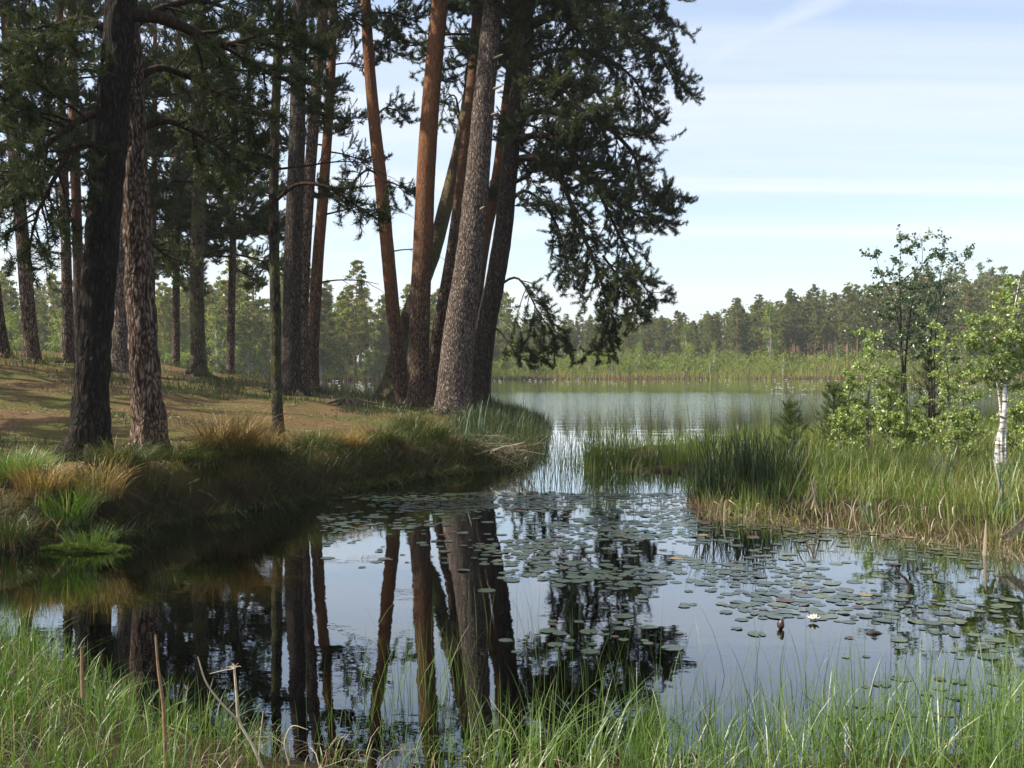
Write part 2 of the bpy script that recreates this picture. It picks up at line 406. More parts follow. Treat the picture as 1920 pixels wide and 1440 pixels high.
def ground_z(X, Y):
    X = np.asarray(X, float); Y = np.asarray(Y, float)
    wob = (fbm(X * 1.3, Y * 1.3, 3.3) - 0.5) * 0.5 * smooth(60, 30, Y)
    db = sdist(X, Y, BANK) + wob
    dn = sdist(X, Y, NEAR) + wob * 0.6
    dm = sdist(X, Y, MARSH) + wob * 1.2
    df = sdist(X, Y, FAR) + (fbm(X * 0.1, Y * 0.1) - 0.5) * 6
    hum = fbm(X * 0.7, Y * 0.7, 1.0)
    fine = fbm(X * 3.1, Y * 3.1, 7.0)
    hb = 0.40 + 0.118 * np.clip(-X - 1.5, 0, 14) * (0.35 + 0.65 * smooth(8, 20, Y)) + (hum - 0.5) * 0.22 + (fine - 0.5) * 0.05
    hb = hb - 0.25 * smooth(-0.9, 0.2, X)
    back = smooth(0, 7, db) * smooth(24, 32, Y) + (1 - smooth(24, 32, Y))
    edge = smooth(0, 0.42 + 0.7 * smooth(9.5, 8, Y), db)
    zb = hb * edge * (0.35 + 0.65 * back)
    zn = (0.13 + 0.03 * np.clip(3.5 - Y, 0, 6) + (hum - 0.5) * 0.10) * smooth(0, 0.9, dn)
    zm = (0.10 + (hum - 0.45) * 0.22 + (fine - 0.5) * 0.06) * smooth(0, 0.7, dm)
    hill = 11.0 * smooth(40, 125, X) * smooth(150, 235, Y) + 0.012 * np.clip(Y - 170, 0, 400)
    zf = (0.35 + 0.15 * (hum - 0.5)) * smooth(0, 3, df) + hill + 2.3 * smooth(2, 34, df) * smooth(-14, 8, X)
    z = -np.minimum(1.3, 0.10 + 0.42 * np.clip(-np.maximum.reduce([db, dn, dm, df]), 0, 9))
    for d, h in ((db, zb), (dn, zn), (dm, zm), (df, zf)):
        z = np.where(d > 0, np.maximum(h - 0.10 * (1 - smooth(0, 0.25, d)), -0.1), z)
    return z

def gz(x, y): return float(ground_z(np.array([x]), np.array([y]))[0])

def axis(a, b, step, lo, hi, grow):
    core = np.arange(a, b, step)
    out, s, v = [], step, b
    while v < hi: out.append(v); s *= grow; v += s
    out.append(hi)
    inn, s, v = [], step, a
    while v > lo: s *= grow; v -= s; inn.append(v)
    inn[-1] = lo
    return np.concatenate([np.array(inn[::-1]), core, np.array(out)])
gx = axis(-9, 7.5, 0.125, -880, 880, 1.055)
gy = axis(3, 22, 0.125, -130, 880, 1.045)
GX, GY = np.meshgrid(gx, gy)
GZ = ground_z(GX, GY)
nx_, ny_ = len(gx), len(gy)
ii, jj = np.meshgrid(np.arange(ny_ - 1), np.arange(nx_ - 1), indexing='ij')
q = np.stack([ii * nx_ + jj, ii * nx_ + jj + 1, (ii + 1) * nx_ + jj + 1, (ii + 1) * nx_ + jj], -1).reshape(-1, 4)
# tint: 0 wet bog soil, 1 dry needle litter of the pine bank
dryness = np.where(sdist(GX, GY, BANK) > 0, smooth(0.26, 0.46, GZ), 0.0)

m, n, l = new_mat('ground')
at = n.new('ShaderNodeAttribute'); at.attribute_name = 'tint'
geo = n.new('ShaderNodeNewGeometry')
def gnoise(s, d=5, r=0.55):
    z = n.new('ShaderNodeTexNoise'); z.inputs['Scale'].default_value = s; z.inputs['Detail'].default_value = d; z.inputs['Roughness'].default_value = r
    l.new(geo.outputs['Position'], z.inputs['Vector']); return z
big, mid, fin = gnoise(0.55, 4), gnoise(3.2, 6), gnoise(34, 5, 0.7)
litter = ramp(n, [(0.2, (0.050, 0.028, 0.014)), (0.5, (0.135, 0.080, 0.040)), (0.8, (0.23, 0.150, 0.080))])
l.new(fin.outputs['Fac'], litter.inputs['Fac'])
mossc = ramp(n, [(0.25, (0.05, 0.065, 0.014)), (0.75, (0.13, 0.13, 0.032))]); l.new(fin.outputs['Fac'], mossc.inputs['Fac'])
mk = n.new('ShaderNodeMath'); mk.operation = 'ADD'; l.new(big.outputs['Fac'], mk.inputs[0]); 
mk2 = n.new('ShaderNodeMath'); mk2.operation = 'MULTIPLY'; l.new(mid.outputs['Fac'], mk2.inputs[0]); mk2.inputs[1].default_value = 0.7
l.new(mk2.outputs[0], mk.inputs[1])
mr = n.new('ShaderNodeMapRange'); mr.inputs['From Min'].default_value = 0.72; mr.inputs['From Max'].default_value = 0.96; mr.inputs['To Max'].default_value = 0.85
l.new(mk.outputs[0], mr.inputs['Value'])
c1_ = n.new('ShaderNodeMixRGB'); l.new(mr.outputs[0], c1_.inputs['Fac']); l.new(litter.outputs[0], c1_.inputs['Color1']); l.new(mossc.outputs[0], c1_.inputs['Color2'])
wet = ramp(n, [(0.3, (0.020, 0.015, 0.008)), (0.7, (0.058, 0.042, 0.020))]); l.new(mid.outputs['Fac'], wet.inputs['Fac'])
c2_ = n.new('ShaderNodeMixRGB'); l.new(at.outputs['Fac'], c2_.inputs['Fac']); l.new(wet.outputs[0], c2_.inputs['Color1']); l.new(c1_.outputs[0], c2_.inputs['Color2'])
b = n.new('ShaderNodeBsdfPrincipled'); b.inputs['Roughness'].default_value = 0.95; b.inputs['Specular IOR Level'].default_value = 0.1
l.new(c2_.outputs[0], b.inputs['Base Color'])
bp = n.new('ShaderNodeBump'); bp.inputs['Strength'].default_value = 0.9; bp.inputs['Distance'].default_value = 0.03
l.new(fin.outputs['Fac'], bp.inputs['Height']); l.new(bp.outputs[0], b.inputs['Normal'])
o = n.new('ShaderNodeOutputMaterial'); l.new(b.outputs[0], o.inputs['Surface'])
M['ground'] = m
g = Geo(); g.add(np.stack([GX, GY, GZ], -1), Q=q, tint=dryness.ravel())
kind(link('ground', g.mesh('ground', M['ground'])), 'structure', 'brown pine bank, marsh and lake bed around the pond')

# ------------------------------------------------------------------ water: a clear brown body with a mirror of a surface
m, n, l = new_mat('water')
geo = n.new('ShaderNodeNewGeometry')
mp = n.new('ShaderNodeMapping'); mp.inputs['Scale'].default_value = (0.7, 1.0, 1)
l.new(geo.outputs['Position'], mp.inputs['Vector'])
r1 = n.new('ShaderNodeTexNoise'); r1.inputs['Scale'].default_value = 9.0; r1.inputs['Detail'].default_value = 3
r2 = n.new('ShaderNodeTexNoise'); r2.inputs['Scale'].default_value = 0.9; r2.inputs['Detail'].default_value = 2
l.new(mp.outputs[0], r1.inputs['Vector']); l.new(mp.outputs[0], r2.inputs['Vector'])
# the open lake beyond the reeds carries a breeze, the pond lies still
sepw = n.new('ShaderNodeSeparateXYZ'); l.new(geo.outputs['Position'], sepw.inputs[0])
brr = n.new('ShaderNodeValToRGB'); be = brr.color_ramp.elements      # still pond, rippled channel, calm again among the far lilies
while len(be) < 4: be.new(.5)
for e_, (p_, v_) in zip(be, ((.25, .022), (.44, .42), (.56, .45), (.68, .10))): e_.position = p_; e_.color = (v_, v_, v_, 1)
br = n.new('ShaderNodeMath'); br.operation = 'DIVIDE'; l.new(sepw.outputs['Y'], br.inputs[0]); br.inputs[1].default_value = 100
l.new(br.outputs[0], brr.inputs['Fac']); br = brr
bp1 = n.new('ShaderNodeBump'); bp1.inputs['Distance'].default_value = 0.02
l.new(br.outputs[0], bp1.inputs['Strength']); l.new(r1.outputs['Fac'], bp1.inputs['Height'])
bp2 = n.new('ShaderNodeBump'); bp2.inputs['Distance'].default_value = 0.06; bp2.inputs['Strength'].default_value = 0.07
l.new(r2.outputs['Fac'], bp2.inputs['Height']); l.new(bp1.outputs[0], bp2.inputs['Normal'])
fr = n.new('ShaderNodeFresnel'); fr.inputs['IOR'].default_value = 1.6; l.new(bp2.outputs[0], fr.inputs['Normal'])
gl = n.new('ShaderNodeBsdfGlossy'); gl.inputs['Roughness'].default_value = 0.0; gl.inputs['Color'].default_value = (0.93, 0.97, 1.0, 1); l.new(bp2.outputs[0], gl.inputs['Normal'])
tr = n.new('ShaderNodeBsdfTransparent'); tr.inputs['Color'].default_value = (0.95, 0.93, 0.88, 1)
fk = n.new('ShaderNodeMath'); fk.operation = 'MULTIPLY'; fk.use_clamp = True; fk.inputs[1].default_value = 1.5; l.new(fr.outputs[0], fk.inputs[0])
mx = n.new('ShaderNodeMixShader'); l.new(fk.outputs[0], mx.inputs[0]); l.new(tr.outputs[0], mx.inputs[1]); l.new(gl.outputs[0], mx.inputs[2])
va = n.new('ShaderNodeVolumeAbsorption'); va.inputs['Color'].default_value = (0.62, 0.36, 0.14, 1); va.inputs['Density'].default_value = 7.0
o = n.new('ShaderNodeOutputMaterial'); l.new(mx.outputs[0], o.inputs['Surface']); l.new(va.outputs[0], o.inputs['Volume'])
M['water'] = m
WX, WY0, WY1, WD = 600.0, -100.0, 600.0, -2.2
wv = [(x, y, z) for z in (WD, 0.0) for y in (WY0, WY1) for x in (-WX, WX)]
g = Geo(); g.add(wv, Q=[(0, 2, 3, 1), (4, 5, 7, 6), (0, 1, 5, 4), (1, 3, 7, 5), (3, 2, 6, 7), (2, 0, 4, 6)])
kind(link('water', g.mesh('water', M['water'], False)), 'structure', 'dark still pond water opening to a pale lake')
# ------------------------------------------------------------------ pine boughs
def needle_tufts(g, P, D, rng, length=0.075, width=0.009, k=13, tint=None):
    """shoots of needles: at each point P along direction D, k needles fan out"""
    P = np.asarray(P); D = np.asarray(D); N = len(P)
    if N == 0: return
    D = D / (np.linalg.norm(D, axis=1, keepdims=True) + 1e-9)
    A = np.cross(D, rng.normal(size=(N, 3))); A /= np.linalg.norm(A, axis=1, keepdims=True) + 1e-9
    B = np.cross(D, A)
    ang = rng.uniform(0, 2 * np.pi, (N, k)); sp = rng.uniform(0.25, 0.95, (N, k))
    off = rng.uniform(-0.09, 0.03, (N, k))
    rad = np.cos(ang)[..., None] * A[:, None] + np.sin(ang)[..., None] * B[:, None]
    d = np.cos(sp)[..., None] * D[:, None] + np.sin(sp)[..., None] * rad
    root = P[:, None] + D[:, None] * off[..., None]
    tip = root + d * (length * rng.uniform(0.75, 1.2, (N, k)))[..., None]
    side = np.cross(d, rng.normal(size=(N, k, 3))); side /= np.linalg.norm(side, axis=2, keepdims=True) + 1e-9
    side *= width
    V = np.stack([root - side * 0.5, root + side * 0.5, tip], 2).reshape(-1, 3)
    T = np.arange(len(V)).reshape(-1, 3)
    if tint is None: tint = rng.uniform(0.1, 0.8, N)
    g.add(V, T=T, tint=np.repeat(tint, k * 3))

def bough(path, r0, rng, n2=16, len2=1.0, up=0.15, start=0.22, flat=0.45, k=13, nl=0.075, nw=0.009, dens=1.0, droop=0.0, tw=6):
    """wood and needles of one bough that follows the path"""
    wood, ned = Geo(), Geo()
    path = np.asarray(path, float)
    c = resample(path, 18); L = np.linalg.norm(np.diff(c, axis=0), axis=1).sum()
    wig = np.cumsum(rng.normal(0, 0.016 * L / 3, (18, 3)), 0); wig[0] = 0; c = c + wig * np.linspace(0, 1, 18)[:, None]
    t = np.linspace(0, 1, 18)
    V, Q = tube(c, r0 * (1 - t) ** 0.8 + 0.006, 6); wood.add(V, Q=Q, tint=np.clip(0.35 + 0.4 * np.repeat(t, 6), 0, 1))
    Ps, Ds, Ts = [], [], []
    def shoots(line, a, step, tint):
        ln = np.linalg.norm(np.diff(line, axis=0), axis=1); d = np.r_[0, np.cumsum(ln)]
        s = np.arange(a * d[-1], d[-1] + 0.01, step / dens)
        s = np.clip(s + rng.uniform(-0.02, 0.02, len(s)), 0, d[-1])
        p = np.stack([np.interp(s, d, line[:, i]) for i in range(3)], 1)
        kx = np.clip(np.searchsorted(d, s) - 1, 0, len(ln) - 1)
        tg = np.diff(line, axis=0)[kx]; tg /= np.linalg.norm(tg, axis=1, keepdims=True) + 1e-9
        dd = tg * 0.8 + rng.normal(0, 0.42, tg.shape) + np.array([0, 0, 0.22])
        Ps.append(p + rng.normal(0, 0.012, p.shape)); Ds.append(dd); Ts.append(np.clip(tint + rng.normal(0, 0.12, len(p)), 0, 1))
    for q_ in range(n2):
        u = start + (1 - start) * (q_ + rng.uniform(0.1, 0.9)) / n2
        i = min(int(u * 17), 16); p0 = c[i] + (c[i + 1] - c[i]) * (u * 17 - i)
        tg = c[i + 1] - c[i]; tg /= np.linalg.norm(tg) + 1e-9
        lat = np.cross(tg, (0, 0, 1.0)); lat /= np.linalg.norm(lat) + 1e-6
        upv = np.cross(lat, tg)
        sgn = 1 if q_ % 2 else -1
        th = rng.normal(0, flat)
        d = tg * rng.uniform(0.45, 0.95) + sgn * lat * math.cos(th) * rng.uniform(0.55, 1.0) + upv * (math.sin(th) + up * 0.6)
        d /= np.linalg.norm(d)
        l2 = len2 * (1.0 - 0.55 * u) * rng.uniform(0.6, 1.25)
        s = np.linspace(0, 1, 7)[:, None]
        line = p0 + d * l2 * s + np.array([0, 0, 1.0]) * (up - droop) * l2 * s ** 2 + rng.normal(0, 0.03 * l2, (7, 3)) * s
        V, Q = tube(line, np.linspace(0.35 * r0 * (1 - u) + 0.008, 0.004, 7), 4); wood.add(V, Q=Q, tint=0.3)
        tint = rng.uniform(0.15, 0.72)
        shoots(line, 0.45, 0.055, tint)
        for w in range(tw):
            v = rng.uniform(0.22, 0.98); j = min(int(v * 6), 5); a0 = line[j] + (line[j + 1] - line[j]) * (v * 6 - j)
            dl = line[j + 1] - line[j]; dl /= np.linalg.norm(dl) + 1e-9
            e = dl * 0.7 + rng.normal(0, 0.55, 3) + np.array([0, 0, up * 0.8 - droop * 0.5]); e /= np.linalg.norm(e)
            l3 = l2 * rng.uniform(0.22, 0.5)
            s4 = np.linspace(0, 1, 4)[:, None]
            tl = a0 + e * l3 * s4 + np.array([0, 0, 0.3]) * l3 * s4 ** 2
            V, Q = tube(tl, np.linspace(0.006, 0.003, 4), 3); wood.add(V, Q=Q, tint=0.3)
            shoots(tl, 0.3, 0.05, tint)
    shoots(c[11:], 0.2, 0.05, 0.5)
    P, D, T = np.concatenate(Ps), np.concatenate(Ds), np.concatenate(Ts)
    needle_tufts(ned, P, D, rng, nl, nw, k, T)
    return wood, ned

# shared boughs, each grown along +X from its foot, 3 m long
PROTO = []
for s_ in range(7):
    rg = np.random.default_rng(100 + s_)
    arc = [(-0.05, 0.25), (-0.25, 0.05), (0.25, 0.45), (-0.5, -0.35), (0.05, -0.1), (-0.15, 0.5), (-0.35, -0.05)][s_]
    p = [(0, 0, 0), (1.0, rg.normal(0, .1), 0.12 + arc[0] * 0.4), (2.0, rg.normal(0, .22), arc[0] + 0.1), (3.0, rg.normal(0, .35), arc[1])]
    w_, n_ = bough(p, 0.042, rg, n2=20, len2=1.25, up=0.2, droop=0.15 if arc[1] < 0 else 0, k=14, nw=0.012, nl=0.095, tw=8, dens=1.5)
    PROTO.append((w_.mesh('branch', M['branch_wood']), n_.mesh('needles', M['needles'])))
PROTO_LIGHT = []
for w_, n_ in PROTO:
    n2_ = n_.copy(); n2_.materials[0] = M['needles_light']; PROTO_LIGHT.append((w_, n2_))
# dead, bare boughs
DEAD = []
for s_ in range(3):
    rg = np.random.default_rng(300 + s_)
    g = Geo()
    pth = resample([(0, 0, 0), (0.5, 0, 0.08), (1.1, rg.normal(0, .15), -0.02 + .1 * s_), (1.6, rg.normal(0, .25), -0.25 + .2 * s_)], 12)
    V, Q = tube(pth, np.linspace(0.024, 0.006, 12), 5); g.add(V, Q=Q, tint=0.3)
    for k_ in range(7):
        i = rg.integers(4, 11); d = pth[i] - pth[i - 1]; d /= np.linalg.norm(d)
        e = d * .7 + rg.normal(0, .6, 3); ln = rg.uniform(.2, .6); s = np.linspace(0, 1, 5)[:, None]
        V, Q = tube(pth[i] + e * ln * s + rg.normal(0, .02, (5, 3)) * s, np.linspace(.009, .003, 5), 4); g.add(V, Q=Q, tint=0.2)
    DEAD.append(g.mesh('dead_branch', M['branch_wood']))

def trunk_geo(C, R, seg, rings, up_from, rng, amp=0.0, flare=0.5):
    """trunk skin along C; tint 0 low bark to 1 high bark; furrows cut in by amp metres"""
    CR = resample(np.c_[C, R], rings); c, r = CR[:, :3], CR[:, 3]
    V, Q = tube(c, 1.0, seg)
    V = V.reshape(rings, seg, 3); dirv = V - c[:, None]
    h = c[:, 2] - c[0, 2]
    a = np.arange(seg) * 2 * np.pi / seg
    ph = rng.uniform(0, 6.28)
    lob = 0.5 + 0.5 * np.cos(a * 5 + ph) * 0.6 + 0.5 * np.cos(a * 3 + ph * 2) * 0.4
    fl = flare * np.exp(-h / 0.28)
    rr = r[:, None] * (1 + fl[:, None] * (0.35 + lob[None]))
    rr = rr * (1 + 0.10 * (fbm(np.cos(a)[None] * 1.1 + ph, np.sin(a)[None] * 1.1, h[:, None] * 0.9, 3) - 0.5))
    if amp > 0:
        fx = rr * np.cos(a)[None] * 19; fy = rr * np.sin(a)[None] * 19; fz = h[:, None] * 3.4
        nse = vnoise(fx + ph, fy, fz + 0.8 * vnoise(fx * .5, fy * .5, fz))
        n2_ = vnoise(fx * 2.3, fy * 2.3 + ph, fz * 2.2)
        rid = 1 - np.abs(2 * nse - 1); rid = np.clip(1 - rid ** 2.0 * 1.2, 0, 1) + 0.3 * (n2_ - .5)
        rr = rr + amp * (rid - 0.7) * (1 - 0.6 * smooth(3, 8, h))[:, None]
    V = c[:, None] + dirv * rr[..., None]
    tin = smooth(up_from[0], up_from[1], h[:, None] + (fbm(np.cos(a)[None] * 2 + ph, np.sin(a)[None] * 2, h[:, None] * 0.8) - .5) * 3.0)
    g = Geo(); g.add(V, Q=Q, tint=tin.ravel())
    return g, c, r

def at_height(c, r, z):
    i = np.clip(np.searchsorted(c[:, 2], z) - 1, 0, len(c) - 2)
    t = (z - c[i, 2]) / (c[i + 1, 2] - c[i, 2] + 1e-9)
    return c[i] * (1 - t) + c[i + 1] * t, r[i] * (1 - t) + r[i + 1] * t

def place_bough(root, data, p, az, pitch, sc, roll=0.0):
    Mx = Matrix.Translation(Vector(p)) @ Matrix.Rotation(az, 4, 'Z') @ Matrix.Rotation(-pitch, 4, 'Y') @ Matrix.Rotation(roll, 4, 'X') @ Matrix.Diagonal((sc, sc, sc, 1))
    w_ = link('branch', data[0], root, Mx)
    link('needles', data[1], w_)
    return w_

def pine(label, pts, Y, H, bark, up_from, crown=None, hi=False, amp=0.0, dead=(), seed=1, light=False, flare=0.5, skip=None, stubs=(), name='pine_tree', group=None, roots=True):
    """a pine whose trunk runs through pts (picture x, y, width) at depth Y and ends H metres up
       crown = (first height, number of boughs, bough length low, bough length high)"""
    rng = np.random.default_rng(seed)
    W = np.array([np.r_[px(x, y, Y), 0.94 * w / 2 / FPX * Y] for x, y, w in pts])
    bx, by = W[0, 0], W[0, 1]; bz = gz(bx, by)
    W[:, :2] -= (bx, by)
    W[:, 2] -= bz
    W[0, 2] = min(W[0, 2], -0.08) if W[0, 2] < 0.2 else -0.1
    W = W[np.r_[True, np.diff(W[:, 2]) > 0.02]] if len(W) > 2 else W
    # go on above the frame
    d = (W[-1] - W[-2])[:3]; d = d / d[2]
    top = W[-1]
    if H > top[2] + 0.5:
        nup = 4
        for q_ in range(1, nup + 1):
            hh = top[2] + (H - top[2]) * q_ / nup
            fade = (q_ / nup)
            xy = top[:2] + d[:2] * (hh - top[2]) * (1 - 0.45 * fade)
            W = np.vstack([W, [xy[0], xy[1], hh, max(top[3] * (1 - fade) ** 0.85, 0.02)]])
    root = thing(name, label, 'pine tree', (bx, by, bz), group)
    g, c, r = trunk_geo(W[:, :3], W[:, 3], (56 if Y < 12 else 36) if hi else 16, (280 if Y < 12 else 190) if hi else 70, up_from, rng, amp, flare)
    link('trunk', g.mesh('trunk', M[bark]), root)
    if roots:
        r_ = W[0, 3]; n_r = 6
        for q_ in range(n_r):
            a_ = q_ * 6.283 / n_r + rng.normal(0, .3); L_ = min(r_, .26) * rng.uniform(1.4, 2.8); s_ = np.linspace(0, 1, 9)
            bend = rng.normal(0, .5); rr = r_ * .75 + s_ * L_
            X_ = rr * np.cos(a_ + bend * s_ ** 2); Y_ = rr * np.sin(a_ + bend * s_ ** 2)
            Z_ = ground_z(X_ + bx, Y_ + by) - bz + min(r_, .26) * (.55 * (1 - s_) ** 3 + .02 - .25 * s_)
            gr = Geo(); V, Q = tube(np.stack([X_, Y_, Z_], 1), min(r_, .26) * (.36 * (1 - s_) ** .8 + .04), 8); gr.add(V, Q=Q, tint=0.0)
            link('root', gr.mesh('root', M[bark]), root)
    if crown:
        z0, nb, l0, l1 = crown; nb = int(nb * 1.3)
        protos = PROTO_LIGHT if light else PROTO
        az = rng.uniform(0, 6.28)
        for q_ in range(nb):
            f = (q_ + rng.uniform(0, 1)) / nb
            z = z0 + (H - 0.25 - z0) * f
            az += 2.399 + rng.normal(0, 0.35)
            if skip and skip(az % 6.2832, z): continue
            p, rr = at_height(c, r, z)
            Ln = (l0 + (l1 - l0) * f) * rng.uniform(0.75, 1.15)
            pitch = -0.12 + 0.75 * f ** 1.5 + rng.normal(0, 0.12)
            place_bough(root, protos[rng.integers(0, 7)], p, az, pitch, Ln / 3.0, rng.normal(0, .25))
    for (z, a_, sc) in dead:
        p, rr = at_height(c, r, z)
        link('dead_branch', DEAD[rng.integers(0, 3)], root, Matrix.Translation(Vector(p)) @ Matrix.Rotation(a_, 4, 'Z') @ Matrix.Scale(sc, 4))
    for (x, y, x2, y2) in stubs:
        A = px(x, y, Y - 0.15) - (bx, by, bz); B = px(x2, y2, Y - 0.45) - (bx, by, bz)
        gs = Geo(); V, Q = tube(np.linspace(A, B, 4), [0.035, 0.032, 0.028, 0.012], 7); gs.add(V, Q=Q, tint=0.5)
        gs.add(np.vstack([V[-7:], B + (B - A) * 0.08]), T=[(k_, (k_ + 1) % 7, 7) for k_ in range(7)])
        link('branch_stub', gs.mesh('branch_stub', M['dead_wood']), root)
    return root, np.array([bx, by, bz]), c, r

def own_bough(tree, path, r0, seed, **kw):
    """a bough of this tree alone; path = (picture x, y, depth)"""
    root, b0 = tree[0], tree[1]
    rng = np.random.default_rng(seed)
    p = np.array([px(x, y, Y) - b0 for x, y, Y in path])
    o0 = p[0].copy()
    light = kw.pop('light', False)
    w_, n_ = bough(p - o0, r0, rng, **kw)
    br = link('branch', w_.mesh('branch', M['branch_wood']), root, Matrix.Translation(Vector(o0)))
    link('needles', n_.mesh('needles', M['needles_light' if light else 'needles']), br)
    return br
# ------------------------------------------------------------------ the pines one can tell apart
T = {}
T['dark'] = pine('thick dark pine trunk at the water edge, leftmost of the near pair', [(163, 882, 80), (168, 800, 72), (176, 650, 68), (190, 480, 66), (206, 300, 66), (222, 120, 62), (231, 0, 60)],
                 10.4, 11.5, 'bark_dark', (6, 9), (5.2, 10, 2.2, 0.8), True, 0.022, seed=1, flare=0.55)
T['furrowed'] = pine('sunlit furrowed pine trunk beside the golden sedge on the bank', [(284, 868, 72), (280, 800, 66), (272, 700, 60), (266, 600, 58), (261, 480, 56), (254, 300, 54), (245, 100, 50), (240, 0, 48)],
                     11.3, 11.5, 'bark_brown', (5, 9), (5.6, 8, 1.9, 0.8), True, 0.024, seed=2, flare=0.4)
T['behind'] = pine('grey pine trunk half hidden between the two thick near trunks', [(228, 704, 34), (228, 600, 30), (231, 400, 28), (236, 200, 26), (238, 0, 24)],
                   25, 15, 'bark_grey', (7, 10), (7.0, 9, 1.7, 0.8), seed=3)
T['mossy'] = pine('pale pine trunk with green moss patches on the crest of the bank', [(372, 716, 32), (371, 640, 29), (370, 500, 28), (374, 400, 27), (378, 250, 25), (380, 100, 22), (380, 0, 20)],
                  28, 15, 'bark_moss', (7, 11), (4.6, 26, 2.8, 1.0), amp=0.01, seed=4, dead=((3.9, 0.4, 1.0),))
T['slim'] = pine('slim dark mossy pine stem growing at the edge of the bank', [(524, 862, 27), (520, 780, 23), (517, 600, 22), (515, 450, 21), (515, 330, 20), (520, 180, 18), (527, 0, 16)],
                 13.6, 7.6, 'bark_slim', (3, 6), (4.9, 7, 1.3, 0.6), True, 0.008, seed=5, dead=((3.7, 0.2, 0.8),))
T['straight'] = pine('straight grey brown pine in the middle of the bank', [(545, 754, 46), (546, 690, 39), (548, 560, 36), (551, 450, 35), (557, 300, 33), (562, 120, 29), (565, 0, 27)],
                     24, 20, 'bark_umber_shaded', (9, 13), (12.5, 14, 2.4, 1.0), True, 0.012, seed=6)
T['shadow'] = pine('dark leaning pine close behind the straight grey one', [(562, 740, 28), (566, 600, 26), (575, 430, 24), (590, 230, 22), (603, 80, 20), (610, 0, 19)],
                   25.5, 16, 'bark_brown', (7, 11), (9.0, 12, 2.0, 0.8), seed=7)
T['crooked'] = pine('slender bent pine with curled dead boughs right of the straight one', [(583, 740, 30), (586, 660, 26), (592, 560, 24), (597, 480, 23), (605, 390, 22), (612, 300, 20), (620, 190, 18), (626, 60, 16), (628, 0, 15)],
                    28, 13, 'bark_orange', (2.5, 5.5), (6.4, 16, 1.9, 0.8), seed=8, dead=((3.0, 0.1, 1.1), (4.9, -0.3, 1.3), (5.6, 0.5, 1.5)))
T['orange'] = pine('orange pine leaning left, foremost stem of the clump by the point', [(757, 760, 34), (750, 690, 30), (741, 620, 28), (728, 480, 27), (716, 350, 26), (702, 220, 24), (692, 100, 22), (687, 0, 20)],
                   27, 17, 'bark_orange', (1.5, 5), (10.5, 12, 2.0, 0.9), amp=0.008, seed=9, dead=((4.2, 0.0, 0.9),))
T['red'] = pine('tall upright reddish pine without boughs in the clump by the point', [(787, 762, 50), (785, 690, 42), (787, 600, 41), (794, 450, 39), (801, 300, 37), (813, 140, 35), (826, 0, 32)],
                25.5, 22, 'bark_orange', (2.5, 6.5), (15, 14, 2.4, 1.0), True, 0.01, seed=10)
T['bowed'] = pine('mossy bowed pine with spreading roots behind the reddish one', [(735, 748, 52), (740, 700, 42), (752, 640, 34), (775, 570, 31), (808, 490, 30), (835, 390, 29), (858, 300, 28), (876, 210, 27), (892, 90, 25), (899, 0, 24)],
                  29, 20, 'bark_moss', (4, 8), (9.8, 22, 2.8, 1.0), amp=0.012, seed=11, flare=1.0)
T['lean'] = pine('pinkish sunlit pine leaning right beside the thickest trunk', [(812, 762, 34), (817, 680, 32), (830, 590, 31), (846, 500, 30), (861, 400, 29), (873, 300, 28), (888, 150, 26), (900, 0, 24)],
                 26.5, 20, 'bark_brown', (3.5, 7), (10.6, 20, 2.6, 1.0), True, 0.012, seed=12, flare=0.3)
T['thick'] = pine('thickest grey pine with broken stubs in the clump by the point', [(848, 790, 76), (852, 720, 70), (862, 620, 63), (878, 500, 56), (892, 370, 50), (903, 250, 45), (914, 120, 41), (925, 0, 36)],
                  23.6, 23, 'bark_grey', (12, 15), (11.2, 26, 3.2, 1.2), True, 0.02, seed=13, flare=0.3,
                  stubs=((925, 113, 943, 105), (924, 170, 942, 163), (921, 218, 934, 213), (897, 396, 909, 388)))
T['pink'] = pine('narrow peeling pine squeezed between the thickest trunk and the bough bearing one', [(872, 770, 30), (882, 640, 28), (896, 530, 26), (912, 430, 25), (930, 350, 24), (946, 230, 22), (962, 100, 20), (970, 0, 18)],
                 27, 17, 'bark_orange', (3, 6), (9.6, 18, 2.4, 0.9), seed=14)
RIGHT = lambda a, z: False
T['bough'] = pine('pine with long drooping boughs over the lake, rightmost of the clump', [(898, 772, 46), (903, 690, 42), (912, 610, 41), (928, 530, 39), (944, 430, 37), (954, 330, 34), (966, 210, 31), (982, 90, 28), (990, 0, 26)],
                  25.2, 19, 'bark_umber_shaded', (8, 12), (9.6, 26, 3.6, 1.2), True, 0.012, seed=15, flare=0.3)
# trunks at the left border
T['border'] = pine('dark pine trunk near the left border in front of pale sky', [(62, 674, 30), (52, 560, 27), (42, 420, 25), (32, 310, 24), (22, 120, 22), (16, 0, 20)],
                   24, 15, 'bark_brown', (6, 9), (5.4, 20, 2.6, 1.0), seed=16)
T['cut'] = pine('dark pine foot leaning out of the left border', [(4, 668, 30), (-6, 580, 26), (-22, 430, 24), (-40, 250, 22), (-60, 0, 20)],
                25, 14, 'bark_brown', (5, 9), (4.4, 18, 2.6, 1.0), seed=17)
T['twin'] = pine('shaded pine stem left of the leftmost thick trunk, darker of two', [(128, 678, 26), (127, 560, 21), (124, 400, 18), (119, 200, 16), (116, 0, 14)],
                 27, 14, 'bark_brown', (5, 9), (4.4, 22, 2.5, 0.9), seed=18)
T['twin2'] = pine('warm brown pine stem close behind the leftmost thick trunk', [(146, 676, 26), (148, 560, 20), (146, 400, 19), (142, 250, 18), (140, 100, 16), (140, 0, 15)],
                  29, 15, 'bark_orange', (3, 6), (5.8, 20, 2.6, 0.9), seed=19)
